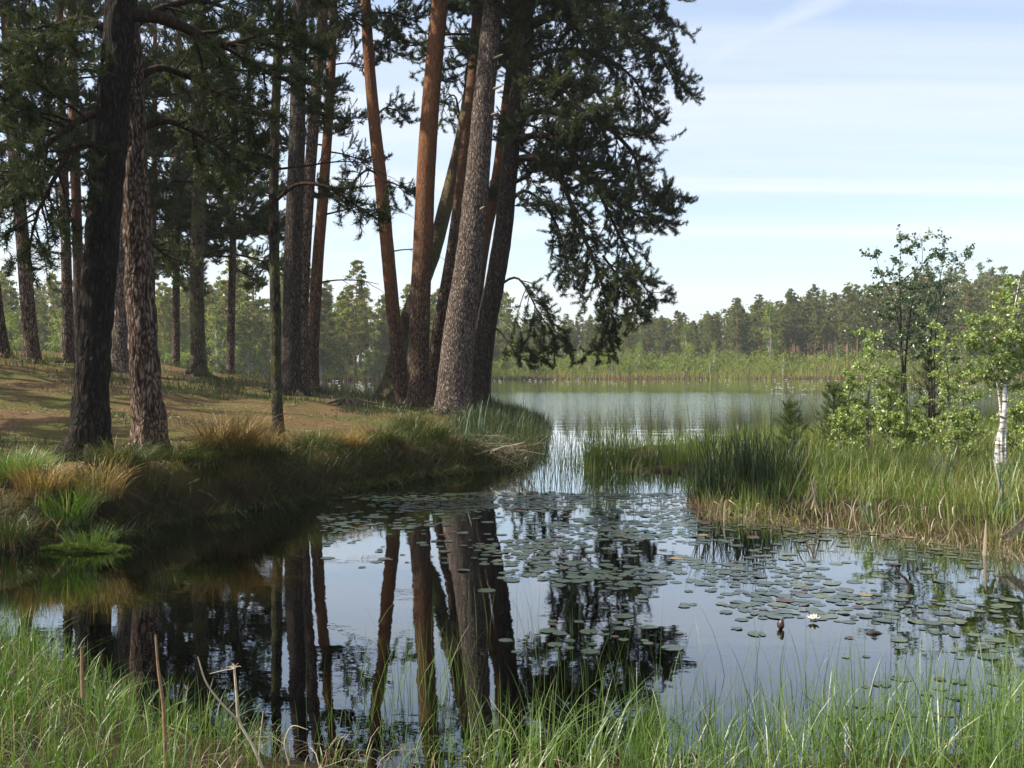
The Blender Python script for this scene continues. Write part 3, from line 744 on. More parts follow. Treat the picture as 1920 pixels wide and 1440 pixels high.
T['backa'] = pine('slim pine far back on the bank between mossy and furrowed trunks', [(286, 700, 14), (286, 560, 12), (290, 400, 11), (292, 250, 10), (294, 100, 9)],
                  36, 15, 'bark_brown', (5, 9), (3.2, 34, 2.8, 0.9), seed=20)
T['backb'] = pine('slender pine far back on the crest left of the mossy trunk', [(330, 706, 16), (331, 560, 14), (334, 400, 13), (336, 250, 12), (338, 100, 10)],
                  38, 14, 'bark_brown', (5, 9), (4.4, 34, 2.8, 0.9), seed=21)
T['backc'] = pine('bushy pine behind the mossy trunk with low green boughs', [(432, 716, 16), (434, 600, 15), (438, 450, 13), (440, 300, 12), (441, 200, 10)],
                  38, 13, 'bark_brown', (5, 9), (4.6, 34, 2.9, 0.9), seed=22, light=True)

# boughs of their own shape
def twigs(k): return dict(k=13, nl=0.095, nw=0.012, dens=1.5)
B = T['bough']
own_bough(B, [(984, 60, 25.2), (1060, 30, 25.0), (1150, 40, 24.6), (1230, 90, 24.4), (1278, 160, 24.2)], 0.07, 501, n2=43, len2=1.5, up=0.05, droop=0.25, flat=0.8, tw=9, start=0.15, **twigs(0))
own_bough(B, [(978, 120, 25.3), (1050, 95, 25.8), (1130, 105, 26.2), (1190, 150, 26.4), (1222, 215, 26.4)], 0.07, 502, n2=43, len2=1.4, up=0.05, droop=0.25, flat=0.8, tw=9, start=0.12, **twigs(0))
own_bough(B, [(986, 20, 25.2), (1060, -60, 26.0), (1150, -70, 26.5), (1230, -30, 26.8), (1262, 40, 27)], 0.07, 503, n2=43, len2=1.5, up=0.05, droop=0.3, flat=0.8, tw=9, start=0.2, **twigs(0))
own_bough(B, [(966, 214, 25.2), (1040, 212, 24.8), (1120, 232, 24.3), (1180, 280, 24.0), (1205, 350, 23.9), (1222, 420, 23.8)], 0.085, 504, n2=46, len2=1.35, up=0.05, droop=0.3, flat=0.8, tw=9, start=0.14, **twigs(0))
own_bough(B, [(960, 262, 25.1), (1030, 258, 24.6), (1085, 300, 24.3), (1135, 360, 24.0), (1185, 400, 23.8), (1240, 398, 23.6), (1278, 376, 23.5)], 0.085, 505, n2=43, len2=1.1, up=0.15, droop=0.1, flat=0.7, tw=9, start=0.2, **twigs(0))
own_bough(B, [(1108, 330, 24.2), (1150, 420, 24.4), (1180, 480, 24.6), (1205, 530, 24.7), (1232, 566, 24.8)], 0.045, 506, n2=34, len2=1.1, up=0.05, droop=0.3, flat=0.8, tw=8, start=0.2, **twigs(0))
own_bough(B, [(956, 302, 25.1), (1000, 296, 24.9), (1050, 340, 24.7), (1078, 410, 24.6), (1108, 480, 24.5), (1130, 545, 24.4), (1138, 610, 24.3), (1122, 655, 24.2)], 0.075, 507, n2=49, len2=1.1, up=0.0, droop=0.3, flat=0.8, tw=9, start=0.28, **twigs(0))
own_bough(B, [(1130, 480, 24.3), (1165, 530, 24.0), (1185, 570, 23.9), (1178, 600, 23.8)], 0.03, 508, n2=23, len2=0.9, up=0.0, droop=0.3, flat=0.8, tw=8, start=0.1, **twigs(0))
own_bough(B, [(948, 390, 25.2), (985, 360, 26), (1030, 400, 26.6), (1060, 470, 27), (1065, 540, 27.2)], 0.05, 509, n2=29, len2=1.1, up=0.05, droop=0.3, flat=0.8, tw=7, start=0.3, **twigs(0))
own_bough(B, [(925, 545, 25.2), (965, 520, 24.9), (1010, 580, 24.6), (1045, 625, 24.4), (1068, 640, 24.3)], 0.03, 510, n2=23, len2=1.0, up=0.0, droop=0.5, flat=0.9, tw=7, start=0.3, **twigs(0))
own_bough(B, [(914, 610, 25.2), (935, 620, 24.9), (962, 655, 24.6), (995, 680, 24.4), (1025, 672, 24.3)], 0.022, 511, n2=17, len2=0.7, up=0.1, droop=0.1, flat=0.7, tw=7, start=0.35, **twigs(0))
own_bough(B, [(972, 170, 25.3), (1000, 150, 24.2), (1050, 160, 23.2), (1100, 190, 22.6), (1150, 200, 22.2)], 0.06, 512, n2=37, len2=1.3, up=0.05, droop=0.3, flat=0.8, tw=8, start=0.2, **twigs(0))
own_bough(B, [(988, 30, 25.3), (1020, -10, 24.0), (1070, 0, 23.0), (1120, 40, 22.5), (1180, 70, 22.2)], 0.06, 513, n2=37, len2=1.4, up=0.05, droop=0.3, flat=0.8, tw=8, start=0.15, **twigs(0))
own_bough(B, [(950, 350, 25.2), (990, 330, 25.6), (1020, 300, 26), (1060, 300, 26.4), (1120, 330, 26.8), (1160, 390, 27)], 0.045, 514, n2=31, len2=1.1, up=0.05, droop=0.3, flat=0.8, tw=8, start=0.2, **twigs(0))
# short boughs close to its stem
rgb = np.random.default_rng(515)
for q_ in range(22):
    z = rgb.uniform(4.6, 9.8); p_, r_ = at_height(B[2], B[3], z)
    place_bough(B[0], PROTO[rgb.integers(0, 7)], p_, rgb.uniform(-1.9, 1.9), rgb.normal(-.05, .25), rgb.uniform(.4, .72), rgb.normal(0, .4))
# the leftmost thick trunk: one heavy bough over the bank
D_ = T['dark']
own_bough(D_, [(236, 30, 10.4), (300, 36, 10.5), (360, 60, 10.7), (425, 88, 10.9), (480, 70, 11.0), (540, 45, 11.2)], 0.075, 521, n2=20, len2=0.9, up=0.1, droop=0.15, flat=0.8, tw=5, start=0.3, k=16, nl=0.085, nw=0.009)
own_bough(D_, [(425, 88, 10.9), (500, 135, 11.0), (560, 160, 11.1), (600, 195, 11.2), (630, 215, 11.2)], 0.035, 522, n2=14, len2=0.7, up=0.1, droop=0.2, flat=0.8, tw=4, start=0.2, k=16, nl=0.085, nw=0.009)
own_bough(D_, [(215, 200, 10.4), (150, 230, 10.2), (80, 280, 10.0), (20, 330, 9.9), (-30, 360, 9.8)], 0.04, 523, n2=22, len2=0.95, up=0.1, droop=0.2, flat=0.8, tw=6, start=0.15, k=16, nl=0.085, nw=0.009)
own_bough(D_, [(226, 70, 10.4), (160, 40, 10.3), (90, 70, 10.0), (30, 130, 9.9), (-20, 160, 9.8)], 0.045, 524, n2=22, len2=0.95, up=0.1, droop=0.2, flat=0.8, tw=6, start=0.15, k=16, nl=0.085, nw=0.009)
own_bough(D_, [(205, 290, 10.4), (160, 270, 10.1), (110, 330, 9.9), (70, 420, 9.8), (60, 500, 9.8)], 0.03, 525, n2=16, len2=0.8, up=0.05, droop=0.3, flat=0.8, tw=5, start=0.3, k=16, nl=0.085, nw=0.009)
F_ = T['furrowed']
own_bough(F_, [(252, 250, 11.3), (310, 230, 11.5), (370, 250, 11.8), (430, 290, 12.1), (470, 320, 12.3)], 0.04, 531, n2=20, len2=0.9, up=0.1, droop=0.2, flat=0.8, tw=6, start=0.3, k=16, nl=0.085, nw=0.009)
own_bough(F_, [(249, 160, 11.3), (300, 130, 11.6), (360, 150, 12.0), (420, 190, 12.4), (480, 230, 12.7)], 0.045, 532, n2=22, len2=1.0, up=0.1, droop=0.2, flat=0.8, tw=6, start=0.3, k=16, nl=0.085, nw=0.009)
own_bough(F_, [(246, 60, 11.3), (310, 20, 11.8), (400, 10, 12.2), (470, 40, 12.6), (520, 80, 12.9)], 0.045, 533, n2=22, len2=1.1, up=0.1, droop=0.2, flat=0.8, tw=6, start=0.25, k=16, nl=0.085, nw=0.009)
own_bough(F_, [(259, 420, 11.3), (300, 470, 11.6), (340, 490, 11.9)], 0.018, 534, n2=8, len2=0.5, up=0.1, droop=0.1, flat=0.8, tw=3, start=0.4, k=10, nl=0.07, nw=0.007)
S_ = T['slim']
own_bough(S_, [(515, 380, 13.6), (560, 345, 13.4), (620, 348, 13.2), (680, 380, 13.1), (720, 400, 13.0)], 0.026, 541, n2=14, len2=0.6, up=0.1, droop=0.2, flat=0.8, tw=4, start=0.5, k=15, nl=0.085, nw=0.010)
own_bough(S_, [(516, 300, 13.6), (480, 290, 13.4), (440, 320, 13.3), (400, 350, 13.2)], 0.026, 542, n2=14, len2=0.7, up=0.1, droop=0.2, flat=0.8, tw=5, start=0.3, k=15, nl=0.085, nw=0.010)
O_ = T['orange']
own_bough(O_, [(712, 330, 27), (690, 320, 26.6), (660, 345, 26.3), (630, 370, 26.0), (600, 365, 25.8)], 0.03, 551, n2=16, len2=1.0, up=0.1, droop=0.2, flat=0.7, tw=5, start=0.3, **twigs(0))
own_bough(O_, [(714, 340, 27), (740, 345, 26.6), (770, 360, 26.3), (790, 370, 26.1)], 0.026, 552, n2=12, len2=0.8, up=0.15, droop=0.1, flat=0.7, tw=5, start=0.2, **twigs(0))
own_bough(O_, [(703, 225, 27), (725, 205, 27.4), (748, 215, 27.8), (765, 235, 28)], 0.026, 553, n2=12, len2=0.9, up=0.15, droop=0.1, flat=0.7, tw=5, start=0.1, **twigs(0))
own_bough(O_, [(694, 110, 27), (715, 85, 27.4), (735, 95, 27.8), (748, 110, 28)], 0.026, 554, n2=12, len2=0.9, up=0.15, droop=0.1, flat=0.7, tw=5, start=0.1, **twigs(0))
own_bough(O_, [(690, 60, 27), (660, 40, 26.6), (640, 60, 26.2), (615, 90, 26)], 0.03, 555, n2=16, len2=1.1, up=0.1, droop=0.2, flat=0.7, tw=5, start=0.15, **twigs(0))
R_ = T['bowed']
own_bough(R_, [(890, 110, 29), (860, 90, 29.4), (825, 100, 29.8), (800, 140, 30)], 0.03, 561, n2=14, len2=1.2, up=0.1, droop=0.2, flat=0.8, tw=5, start=0.1, light=True, **twigs(0))
own_bough(R_, [(868, 250, 29), (850, 180, 29.8), (835, 190, 30.4), (826, 230, 31)], 0.03, 562, n2=14, len2=1.2, up=0.05, droop=0.3, flat=0.8, tw=5, start=0.1, light=True, **twigs(0))

# pines of the same wood beyond the left border: their crowns shade the bank
for k_, (x, y, h) in enumerate([(-12.0, 11.2, 8.5), (-16.5, 14.5, 12), (-14, 20, 13), (-15.5, 17.2, 10), (-22, 19, 16), (-18.5, 27, 15)]):
    xp = 960 + x / y * FPX
    zb = gz(x, y)
    yb = HOR + (EYE - zb) / y * FPX
    w = 0.38 / y * FPX
    pine('pine of the wood beyond the left border', [(xp, yb + 5, w), (xp, yb - 3 / y * FPX, w * .85), (xp + 4, yb - 6 / y * FPX, w * .75), (xp, yb - 10 / y * FPX, w * .55)],
         y, h, 'bark_brown', (5, 9), (3.6, 13, 2.3, 0.9), seed=700 + k_, group='pines of the wood beyond the left border', roots=False)
# ------------------------------------------------------------------ the wood across the lake
def clump_faces(g, centres, radii, nper, size, rng, tints, flat=0.6):
    """leafy clumps of small loose faces"""
    C = np.repeat(centres, nper, 0); R = np.repeat(radii, nper); N = len(C)
    d = rng.normal(size=(N, 3)); d /= np.linalg.norm(d, axis=1, keepdims=True)
    p = C + d * (R * np.abs(rng.normal(0, .62, N)))[:, None] * np.array([1, 1, flat])
    a = rng.normal(size=(N, 3)); a /= np.linalg.norm(a, axis=1, keepdims=True)
    b = np.cross(a, rng.normal(size=(N, 3))); b /= np.linalg.norm(b, axis=1, keepdims=True)
    s = (size * rng.uniform(0.6, 1.3, N))[:, None]
    V = np.stack([p - a * s, p + b * s * .55, p + a * s, p - b * s * .55], 1).reshape(-1, 3)
    Q = np.arange(len(V)).reshape(-1, 4)
    t = np.repeat(np.clip(np.repeat(tints, nper) + rng.normal(0, .1, N), 0, 1), 4)
    g.add(V, Q=Q, tint=t)

def far_pine_mesh(h, seed, base=0.35, wide=1.9, nper=80, size=0.19, mat='needles_far'):
    rng = np.random.default_rng(seed)
    tr = Geo(); lean = rng.normal(0, 0.25, 2)
    tz = np.linspace(0, 1, 7)
    V, Q = tube(np.stack([lean[0] * tz ** 2, lean[1] * tz ** 2, tz * h * 0.97], 1), 0.16 * (1 - tz) + 0.02, 6); tr.add(V, Q=Q)
    cs, rs, ts = [], [], []
    n_ = 70
    for q_ in range(n_):
        f = (q_ + rng.uniform(0, 1)) / n_; z = h * (base + (1 - base) * f)
        prof = wide * (1 - f) ** 0.48 * (0.6 + 0.4 * min(1, f * 5)) + 0.1
        az = rng.uniform(0, 6.28); rr = prof * rng.uniform(0.35, 1.0)
        cs.append((lean[0] * f + rr * math.cos(az), lean[1] * f + rr * math.sin(az), z + rng.normal(0, .2))); rs.append(rng.uniform(.55, 1.0) * (0.45 + 0.55 * (1 - f))); ts.append(rng.uniform(.15, .85))
        V, Q = tube(np.array([(lean[0] * f * .8, lean[1] * f * .8, z - .2), cs[-1]]), [0.035, 0.015], 3); tr.add(V, Q=Q)
    cr = Geo(); clump_faces(cr, np.array(cs), np.array(rs), nper, size, rng, np.array(ts))
    return tr.mesh('trunk', M['far_trunk']), cr.mesh('crown', M[mat], False)

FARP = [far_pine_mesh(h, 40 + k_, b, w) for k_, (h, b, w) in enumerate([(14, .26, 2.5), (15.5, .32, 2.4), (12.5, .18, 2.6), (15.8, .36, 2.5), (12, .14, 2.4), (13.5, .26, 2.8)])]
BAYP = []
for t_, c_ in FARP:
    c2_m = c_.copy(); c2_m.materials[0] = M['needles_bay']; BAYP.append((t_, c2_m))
def two_part(name, label, cat, data, loc, rz, sc, group, names=('trunk', 'crown')):
    t = thing(name, label, cat, loc, group, rz, sc)
    for nm, d in zip(names, data): link(nm, d, t)
    return t

rg = np.random.default_rng(77)
# forest line right of the clump of pines: rows climbing the far ridge
cnt = 0
rows = [(166, 3.1), (172, 3.2), (179, 3.4), (187, 3.7), (197, 4.2)]
for (Yr, step) in rows:
    x = -0.06 * Yr
    while x < 0.56 * Yr:
        X = x + rg.uniform(-1.6, 1.6); Yq = Yr + rg.uniform(-4.5, 4.5) - 16 * float(smooth(30, 95, X))
        sc = rg.uniform(0.90, 1.06) * (0.53 + 0.37 * float(smooth(15, 72, X)))
        two_part('far_pine', 'pine in the distant wood along the ridge across the lake', 'pine tree', FARP[rg.integers(0, 6)], (X, Yq, gz(X, Yq) - .1), rg.uniform(0, 6.28), sc, 'pines of the ridge across the lake')
        cnt += 1; x += step
# the wood across the bay on the left
cnt = 0
for (Yr, step) in [(116, 2.9), (122, 3.1), (130, 3.4), (140, 3.8)]:
    x = -0.56 * Yr
    while x < -0.03 * Yr:
        X = x + rg.uniform(-1.3, 1.3); Yq = Yr + rg.uniform(-4, 4) + 10 * float(smooth(-26, -8, X))
        sc = rg.uniform(0.6, 1.0) * (1.0 - 0.22 * float(smooth(-24, -6, X)))
        two_part('bay_pine', 'light green pine in the wood across the bay on the left', 'pine tree', BAYP[rg.integers(0, 6)], (X, Yq, gz(X, Yq) - .1), rg.uniform(0, 6.28), sc, 'pines of the wood across the bay')
        cnt += 1; x += step
# the depth of both woods, a mass behind the trees one can tell apart
g1, g2 = Geo(), Geo()
for q_ in range(640):
    if q_ < 420: Yq = rg.uniform(176, 270); X = rg.uniform(-.12, .6) * Yq; sc = rg.uniform(.8, 1.1) * (0.50 + 0.36 * float(smooth(15, 72, X)))
    else: Yq = rg.uniform(148, 215); X = rg.uniform(-.6, .0) * Yq; sc = rg.uniform(.7, 1.0)
    z0 = gz(X, Yq); n_ = 16; h = 14 * sc
    f = rg.uniform(0, 1, n_); rr = 2.4 * sc * (1 - f) ** .7 * rg.uniform(.2, 1, n_); a = rg.uniform(0, 6.28, n_)
    cs = np.stack([X + rr * np.cos(a), Yq + rr * np.sin(a), z0 + h * (.25 + .75 * f)], 1)
    clump_faces(g1, cs, rg.uniform(.7, 1.2, n_), 17, .38, rg, rg.uniform(.15, .8, n_))
    V, Q = tube(np.array([(X, Yq, z0 - .2), (X, Yq, z0 + h * .9)]), [.17, .04], 5); g2.add(V, Q=Q)
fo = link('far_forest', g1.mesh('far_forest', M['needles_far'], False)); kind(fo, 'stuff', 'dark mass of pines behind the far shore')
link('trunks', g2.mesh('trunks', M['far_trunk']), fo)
# shrubs on the far shore
def shrub_mesh(h, w, seed, mat='shrub_far', size=0.10, n_=22, nper=60, stem='far_trunk_pale'):
    rng = np.random.default_rng(seed)
    st, cr = Geo(), Geo(); cs, rs, ts = [], [], []
    for q_ in range(n_):
        f = (q_ + rng.uniform(0, 1)) / n_; az = rng.uniform(0, 6.28)
        rr = w * (1 - abs(f - .4) * 1.1) * rng.uniform(.2, 1)
        c = np.array((rr * math.cos(az), rr * math.sin(az), h * (.12 + .88 * f))); cs.append(c); rs.append(rng.uniform(.3, .55) * w); ts.append(rng.uniform(.1, .9))
        V, Q = tube(resample([(0, 0, 0), (c[0] * .3, c[1] * .3, c[2] * .55), c], 5), np.linspace(.035, .01, 5), 4); st.add(V, Q=Q)
    clump_faces(cr, np.array(cs), np.array(rs), nper, size, rng, np.array(ts), 0.9)
    return st.mesh('stem', M[stem]), cr.mesh('foliage', M[mat], False)
SHR = [shrub_mesh(h, w, 60 + k_) for k_, (h, w) in enumerate([(2.6, 1.0), (3.6, 1.3), (1.8, 0.9), (4.6, 1.2)])]
for k_ in range(140):
    X = rg.uniform(-62, -5) if k_ < 80 else rg.uniform(-6, 66)
    base = np.interp(X, [-70, -38, -22, -8, 10, 40, 75], [94, 104, 116, 126, 133, 135, 126])
    Yq = base + rg.uniform(2, 9) if k_ < 80 else base + rg.uniform(4, 28)
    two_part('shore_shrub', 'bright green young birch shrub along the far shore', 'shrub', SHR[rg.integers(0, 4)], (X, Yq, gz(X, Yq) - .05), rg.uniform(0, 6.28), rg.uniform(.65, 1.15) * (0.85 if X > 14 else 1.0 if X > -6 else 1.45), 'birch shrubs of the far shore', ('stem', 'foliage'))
# the pale birch tree standing out before the ridge
BIR = shrub_mesh(10, 1.7, 91, 'shrub_far', 0.16, 30, 90)
for lab, X, Yq, s_ in (('yellow green birch before the distant ridge, left of the saplings', 41, 158, 1.0), ('small pale birch before the ridge near the middle of the far shore', 28, 160, 0.62), ('rounded birch before the ridge behind the white birch', 62, 150, 0.9)):
    two_part('far_birch', lab, 'birch tree', BIR, (X, Yq, gz(X, Yq) - .1), X, s_, None, ('trunk', 'crown'))

# ------------------------------------------------------------------ blades of grass, sedge and reed
def blades(g, P, H, W, az, lean, rng, tint, segs=4, sag=0.35, vert=1.0):
    """arching blades: roots P, height H, width W, direction az, lean = how far the tip goes out"""
    N = len(P); P = np.asarray(P, float)
    H, W, az, lean, tint = (np.broadcast_to(np.asarray(v, float), (N,)) for v in (H, W, az, lean, tint))
    d = np.stack([np.cos(az), np.sin(az), np.zeros(N)], 1)
    tw = rng.normal(0, 0.7, N)
    s0 = np.stack([-np.sin(az + tw), np.cos(az + tw), np.zeros(N)], 1)
    lv = []
    for k_ in range(segs + 1):
        t = k_ / segs
        c = P + d * (H * lean * (0.25 * t + 0.75 * t ** 2.2))[:, None]
        c[:, 2] += H * vert * (t - sag * np.clip(lean, 0, 2) * t ** 2.6)
        if k_ == segs: lv.append(c[:, None]); continue
        wd = (W * (1 - t) ** 0.55 * (0.75 + 0.25 * min(1, t * 4)))[:, None] * 0.5
        lv.append(np.stack([c - s0 * wd, c + s0 * wd], 1))
    V = np.concatenate(lv, 1); nv = V.shape[1]
    base = (np.arange(N) * nv)[:, None]
    Q = [base + np.array([[2 * k_, 2 * k_ + 1, 2 * k_ + 3, 2 * k_ + 2]]) for k_ in range(segs - 1)]
    Tt = base + np.array([[2 * segs - 2, 2 * segs - 1, 2 * segs]])
    g.add(V.reshape(-1, 3), T=Tt, Q=np.concatenate(Q) if Q else None, tint=np.repeat(tint, nv))

def scatter(n_, x0, x1, y0, y1, rng, keep):
    X = rng.uniform(x0, x1, n_); Y = rng.uniform(y0, y1, n_)
    k_ = keep(X, Y); X, Y = X[k_], Y[k_]
    return np.stack([X, Y, ground_z(X, Y)], 1)

# far shore meadow
rg = np.random.default_rng(11)
g = Geo()
P = scatter(60000, -78, 78, 84, 172, rg, lambda X, Y: (sdist(X, Y, FAR) > -0.8) & (np.abs(X) < 0.56 * Y) & (rg.uniform(0, 1, len(X)) < 1.25 - smooth(0, 40, sdist(X, Y, FAR))))
dd = sdist(P[:, 0], P[:, 1], FAR)
P[:, 2] = np.maximum(P[:, 2], 0) - .05
tn = np.clip(0.30 + 0.55 * smooth(3.5, 0, dd) + (fbm(P[:, 0] * .12, P[:, 1] * .12) - .5) * 1.1 + rg.normal(0, .1, len(P)), 0, 1)
blades(g, P, rg.uniform(.5, 1.25, len(P)) * (0.8 + 0.5 * smooth(0, 8, dd)), 0.10, rg.uniform(0, 6.28, len(P)), rg.uniform(.1, .5, len(P)), rg, tn, 2)
kind(link('shore_grass', g.mesh('shore_grass', M['grass_far'], False)), 'stuff', 'yellow green marsh grass along the far shore')

# low undergrowth between the meadow and the woods
g = Geo()
n_ = 1500
X = rg.uniform(-95, 95, n_); base = np.interp(X, [-95, -38, -22, -8, 10, 40, 75, 95], [90, 104, 116, 126, 133, 135, 126, 112])
Y = base + rg.uniform(8, 40, n_) + np.where(rg.uniform(0, 1, n_) < .3, rg.uniform(0, 60, n_), 0); ok = np.abs(X) < .58 * Y; X, Y = X[ok], Y[ok]
hh = rg.uniform(.5, 2.4, len(X)); C = np.stack([X, Y, ground_z(X, Y) + hh * .55], 1)
clump_faces(g, C, hh * .75, 46, .17, rg, np.clip(rg.normal(.35, .25, len(X)), 0, 1), .8)
kind(link('undergrowth', g.mesh('undergrowth', M['shrub_far'], False)), 'stuff', 'low green undergrowth at the foot of the far woods')
# ------------------------------------------------------------------ grass of the pine bank
rg = np.random.default_rng(21)
g = Geo()
def keep_bank(X, Y):
    d = sdist(X, Y, BANK)
    pat = fbm(X * 0.55, Y * 0.55, 4.0)
    edge = smooth(1.1, 0.15, d) * 0.9 + smooth(0.50, 0.66, pat) * 0.5 + smooth(3.5, 1, np.abs(d)) * smooth(20, 30, Y) * 0.8
    return (d > -0.05) & (np.abs(X) < 0.56 * Y + .6) & (rg.uniform(0, 1, len(X)) < edge)
P = scatter(52000, -9, 1.0, 7.6, 22, rg, keep_bank)
d = sdist(P[:, 0], P[:, 1], BANK)
hh = rg.uniform(.07, .16, len(P)) + rg.uniform(.1, .34, len(P)) * smooth(1.0, 0.2, d)
# on the rim the blades hang over the water
e = 0.15
gxx = sdist(P[:, 0] + e, P[:, 1], BANK) - sdist(P[:, 0] - e, P[:, 1], BANK); gyy = sdist(P[:, 0], P[:, 1] + e, BANK) - sdist(P[:, 0], P[:, 1] - e, BANK)
out = np.arctan2(-gyy, -gxx)
rim = smooth(0.9, 0.2, d)
az = np.where(rg.uniform(0, 1, len(P)) < rim * .8, out + rg.normal(0, .7, len(P)), rg.uniform(0, 6.28, len(P)))
tn = np.clip(0.35 + (fbm(P[:, 0] * .8, P[:, 1] * .8, 9) - .5) * 1.4 + rg.normal(0, .2, len(P)), 0, 1)
blades(g, P, hh, rg.uniform(.004, .008, len(P)) * (1 + P[:, 1] / 30), az, rg.uniform(.3, .9, len(P)) + rim * rg.uniform(0, .8, len(P)), rg, tn, 3, 0.5)
P = scatter(26000, -17, 1.0, 20, 40, rg, keep_bank)
tn = np.clip(0.4 + (fbm(P[:, 0] * .5, P[:, 1] * .5, 9) - .5) * 1.2 + rg.normal(0, .2, len(P)), 0, 1)
blades(g, P, rg.uniform(.12, .38, len(P)), 0.02, rg.uniform(0, 6.28, len(P)), rg.uniform(.2, .8, len(P)), rg, tn, 2, 0.4)
kind(link('bank_grass', g.mesh('bank_grass', M['grass_bank'], False)), 'stuff', 'short dull green grass on the pine bank')
# cones, twigs and needles shed on the bank
g = Geo()
P = scatter(30000, -10, 0, 8.6, 27, rg, lambda X, Y: (sdist(X, Y, BANK) > .35) & (np.abs(X) < .56 * Y + .4) & (rg.uniform(0, 1, len(X)) < smooth(.3, .6, fbm(X * 1.7, Y * 1.7, 6)) * (12 / Y)))
N = len(P); a_ = rg.uniform(0, 6.28, N); ln = rg.choice([.03, .05, .09, .22], N, p=[.5, .3, .16, .04]) * rg.uniform(.7, 1.4, N); wd = np.where(ln > .15, .010, rg.uniform(.006, .016, N))
u_ = np.stack([np.cos(a_), np.sin(a_), rg.normal(0, .15, N)], 1) * ln[:, None] * .5; v_ = np.stack([-np.sin(a_), np.cos(a_), rg.normal(0, .3, N)], 1) * wd[:, None] * .5
c_ = P + np.array([0, 0, .012]); top = np.array([0, 0, 1.0]) * wd[:, None] * .6
V = np.stack([c_ - u_, c_ - v_, c_ + u_, c_ + v_, c_ + top], 1).reshape(-1, 3); k0 = np.arange(N)[:, None] * 5
g.add(V, T=np.concatenate([k0 + [[0, 1, 4]], k0 + [[1, 2, 4]], k0 + [[2, 3, 4]], k0 + [[3, 0, 4]]]), tint=np.repeat(rg.uniform(0, 1, N), 5))
kind(link('pine_litter', g.mesh('pine_litter', M['litter'], False)), 'stuff', 'fallen cones, twigs and needles on the bank')
# tall grass along the point right of the clump of pines; the low tint paints in their shade
g = Geo()
P = scatter(22000, -2.2, 1.4, 14.2, 34, rg, lambda X, Y: (sdist(X, Y, BANK) > -.25) & (sdist(X, Y, BANK) < 1.5) & (X > -1.7) & (rg.uniform(0, 1, len(X)) < 0.75))
P[:, 2] = np.maximum(P[:, 2], -.1)
blades(g, P, rg.uniform(.12, .5, len(P)) * (.35 + 1.3 * fbm(P[:, 0] * 1.8, P[:, 1] * 1.1, 12)) * smooth(13.5, 19, P[:, 1]), .011, rg.uniform(0, 6.28, len(P)), rg.uniform(.1, .5, len(P)), rg, np.clip(rg.normal(.2, .2, len(P)), 0, 1), 3, .3)
kind(link('point_grass', g.mesh('point_grass', M['grass_bank'], False)), 'stuff', 'tall shade-tinted grass on the point right of the pine clump')

# ------------------------------------------------------------------ sedge tussocks
def tussock(name, label, cat, x, y, z, n_, h, mat, seed, width=.006, leanr=(.5, 1.5), rad=.16, group=None, sag=.55, tint=(.5, .25), bias=None, skirt=True):
    rng = np.random.default_rng(seed)
    r = rad * np.sqrt(rng.uniform(0, 1, n_)); a = rng.uniform(0, 6.28, n_)
    P = np.stack([r * np.cos(a), r * np.sin(a), np.zeros(n_) - .02], 1)
    az = a + rng.normal(0, .5, n_)
    if bias is not None:
        mk = rng.uniform(0, 1, n_) < .55; az = np.where(mk, bias + rng.normal(0, .6, n_), az)
    t = thing(name, label, cat, (x, y, z), group)
    g = Geo(); blades(g, P, h * rng.uniform(.55, 1.15, n_), width, az, rng.uniform(*leanr, n_), rng, np.clip(rng.normal(*tint, n_), 0, 1), 5, sag)
    link('blades', g.mesh('blades', M[mat], False), t)
    if skirt:
        g = Geo(); k_ = n_ // 3
        r = rad * 0.9 * np.sqrt(rng.uniform(0, 1, k_)); a = rng.uniform(0, 6.28, k_)
        blades(g, np.stack([r * np.cos(a), r * np.sin(a), np.zeros(k_)], 1), h * rng.uniform(.25, .5, k_), width, a, rng.uniform(.8, 2.0, k_), rng, np.clip(rng.normal(.4, .2, k_), 0, 1), 4, .9)
        link('dead_skirt', g.mesh('dead_skirt', M['rust_straw'], False), t)
    return t
def on(xp, yp, Y): return px(xp, yp, Y)[0], Y
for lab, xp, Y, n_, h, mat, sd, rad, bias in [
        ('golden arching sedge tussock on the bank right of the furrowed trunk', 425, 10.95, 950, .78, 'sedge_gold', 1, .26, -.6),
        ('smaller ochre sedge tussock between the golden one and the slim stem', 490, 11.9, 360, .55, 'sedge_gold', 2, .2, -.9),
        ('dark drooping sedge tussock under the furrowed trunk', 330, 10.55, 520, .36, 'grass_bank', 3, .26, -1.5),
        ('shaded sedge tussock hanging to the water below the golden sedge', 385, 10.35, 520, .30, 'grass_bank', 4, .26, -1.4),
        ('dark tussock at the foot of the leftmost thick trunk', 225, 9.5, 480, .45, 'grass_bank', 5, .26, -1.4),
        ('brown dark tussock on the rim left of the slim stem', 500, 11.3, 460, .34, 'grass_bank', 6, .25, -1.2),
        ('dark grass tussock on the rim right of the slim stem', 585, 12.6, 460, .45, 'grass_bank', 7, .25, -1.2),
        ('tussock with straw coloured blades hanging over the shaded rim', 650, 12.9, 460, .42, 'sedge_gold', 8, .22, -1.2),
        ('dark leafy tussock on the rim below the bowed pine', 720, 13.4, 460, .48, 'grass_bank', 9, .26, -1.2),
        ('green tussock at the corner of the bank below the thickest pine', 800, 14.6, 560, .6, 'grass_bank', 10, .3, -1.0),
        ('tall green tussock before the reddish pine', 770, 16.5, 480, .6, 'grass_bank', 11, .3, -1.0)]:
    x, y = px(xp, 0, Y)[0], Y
    tussock('sedge_tussock', lab, 'sedge tussock', x, y, max(gz(x, y), .02), n_, h, mat, sd, .008, (.4, 1.4), rad, bias=bias, sag=.5)
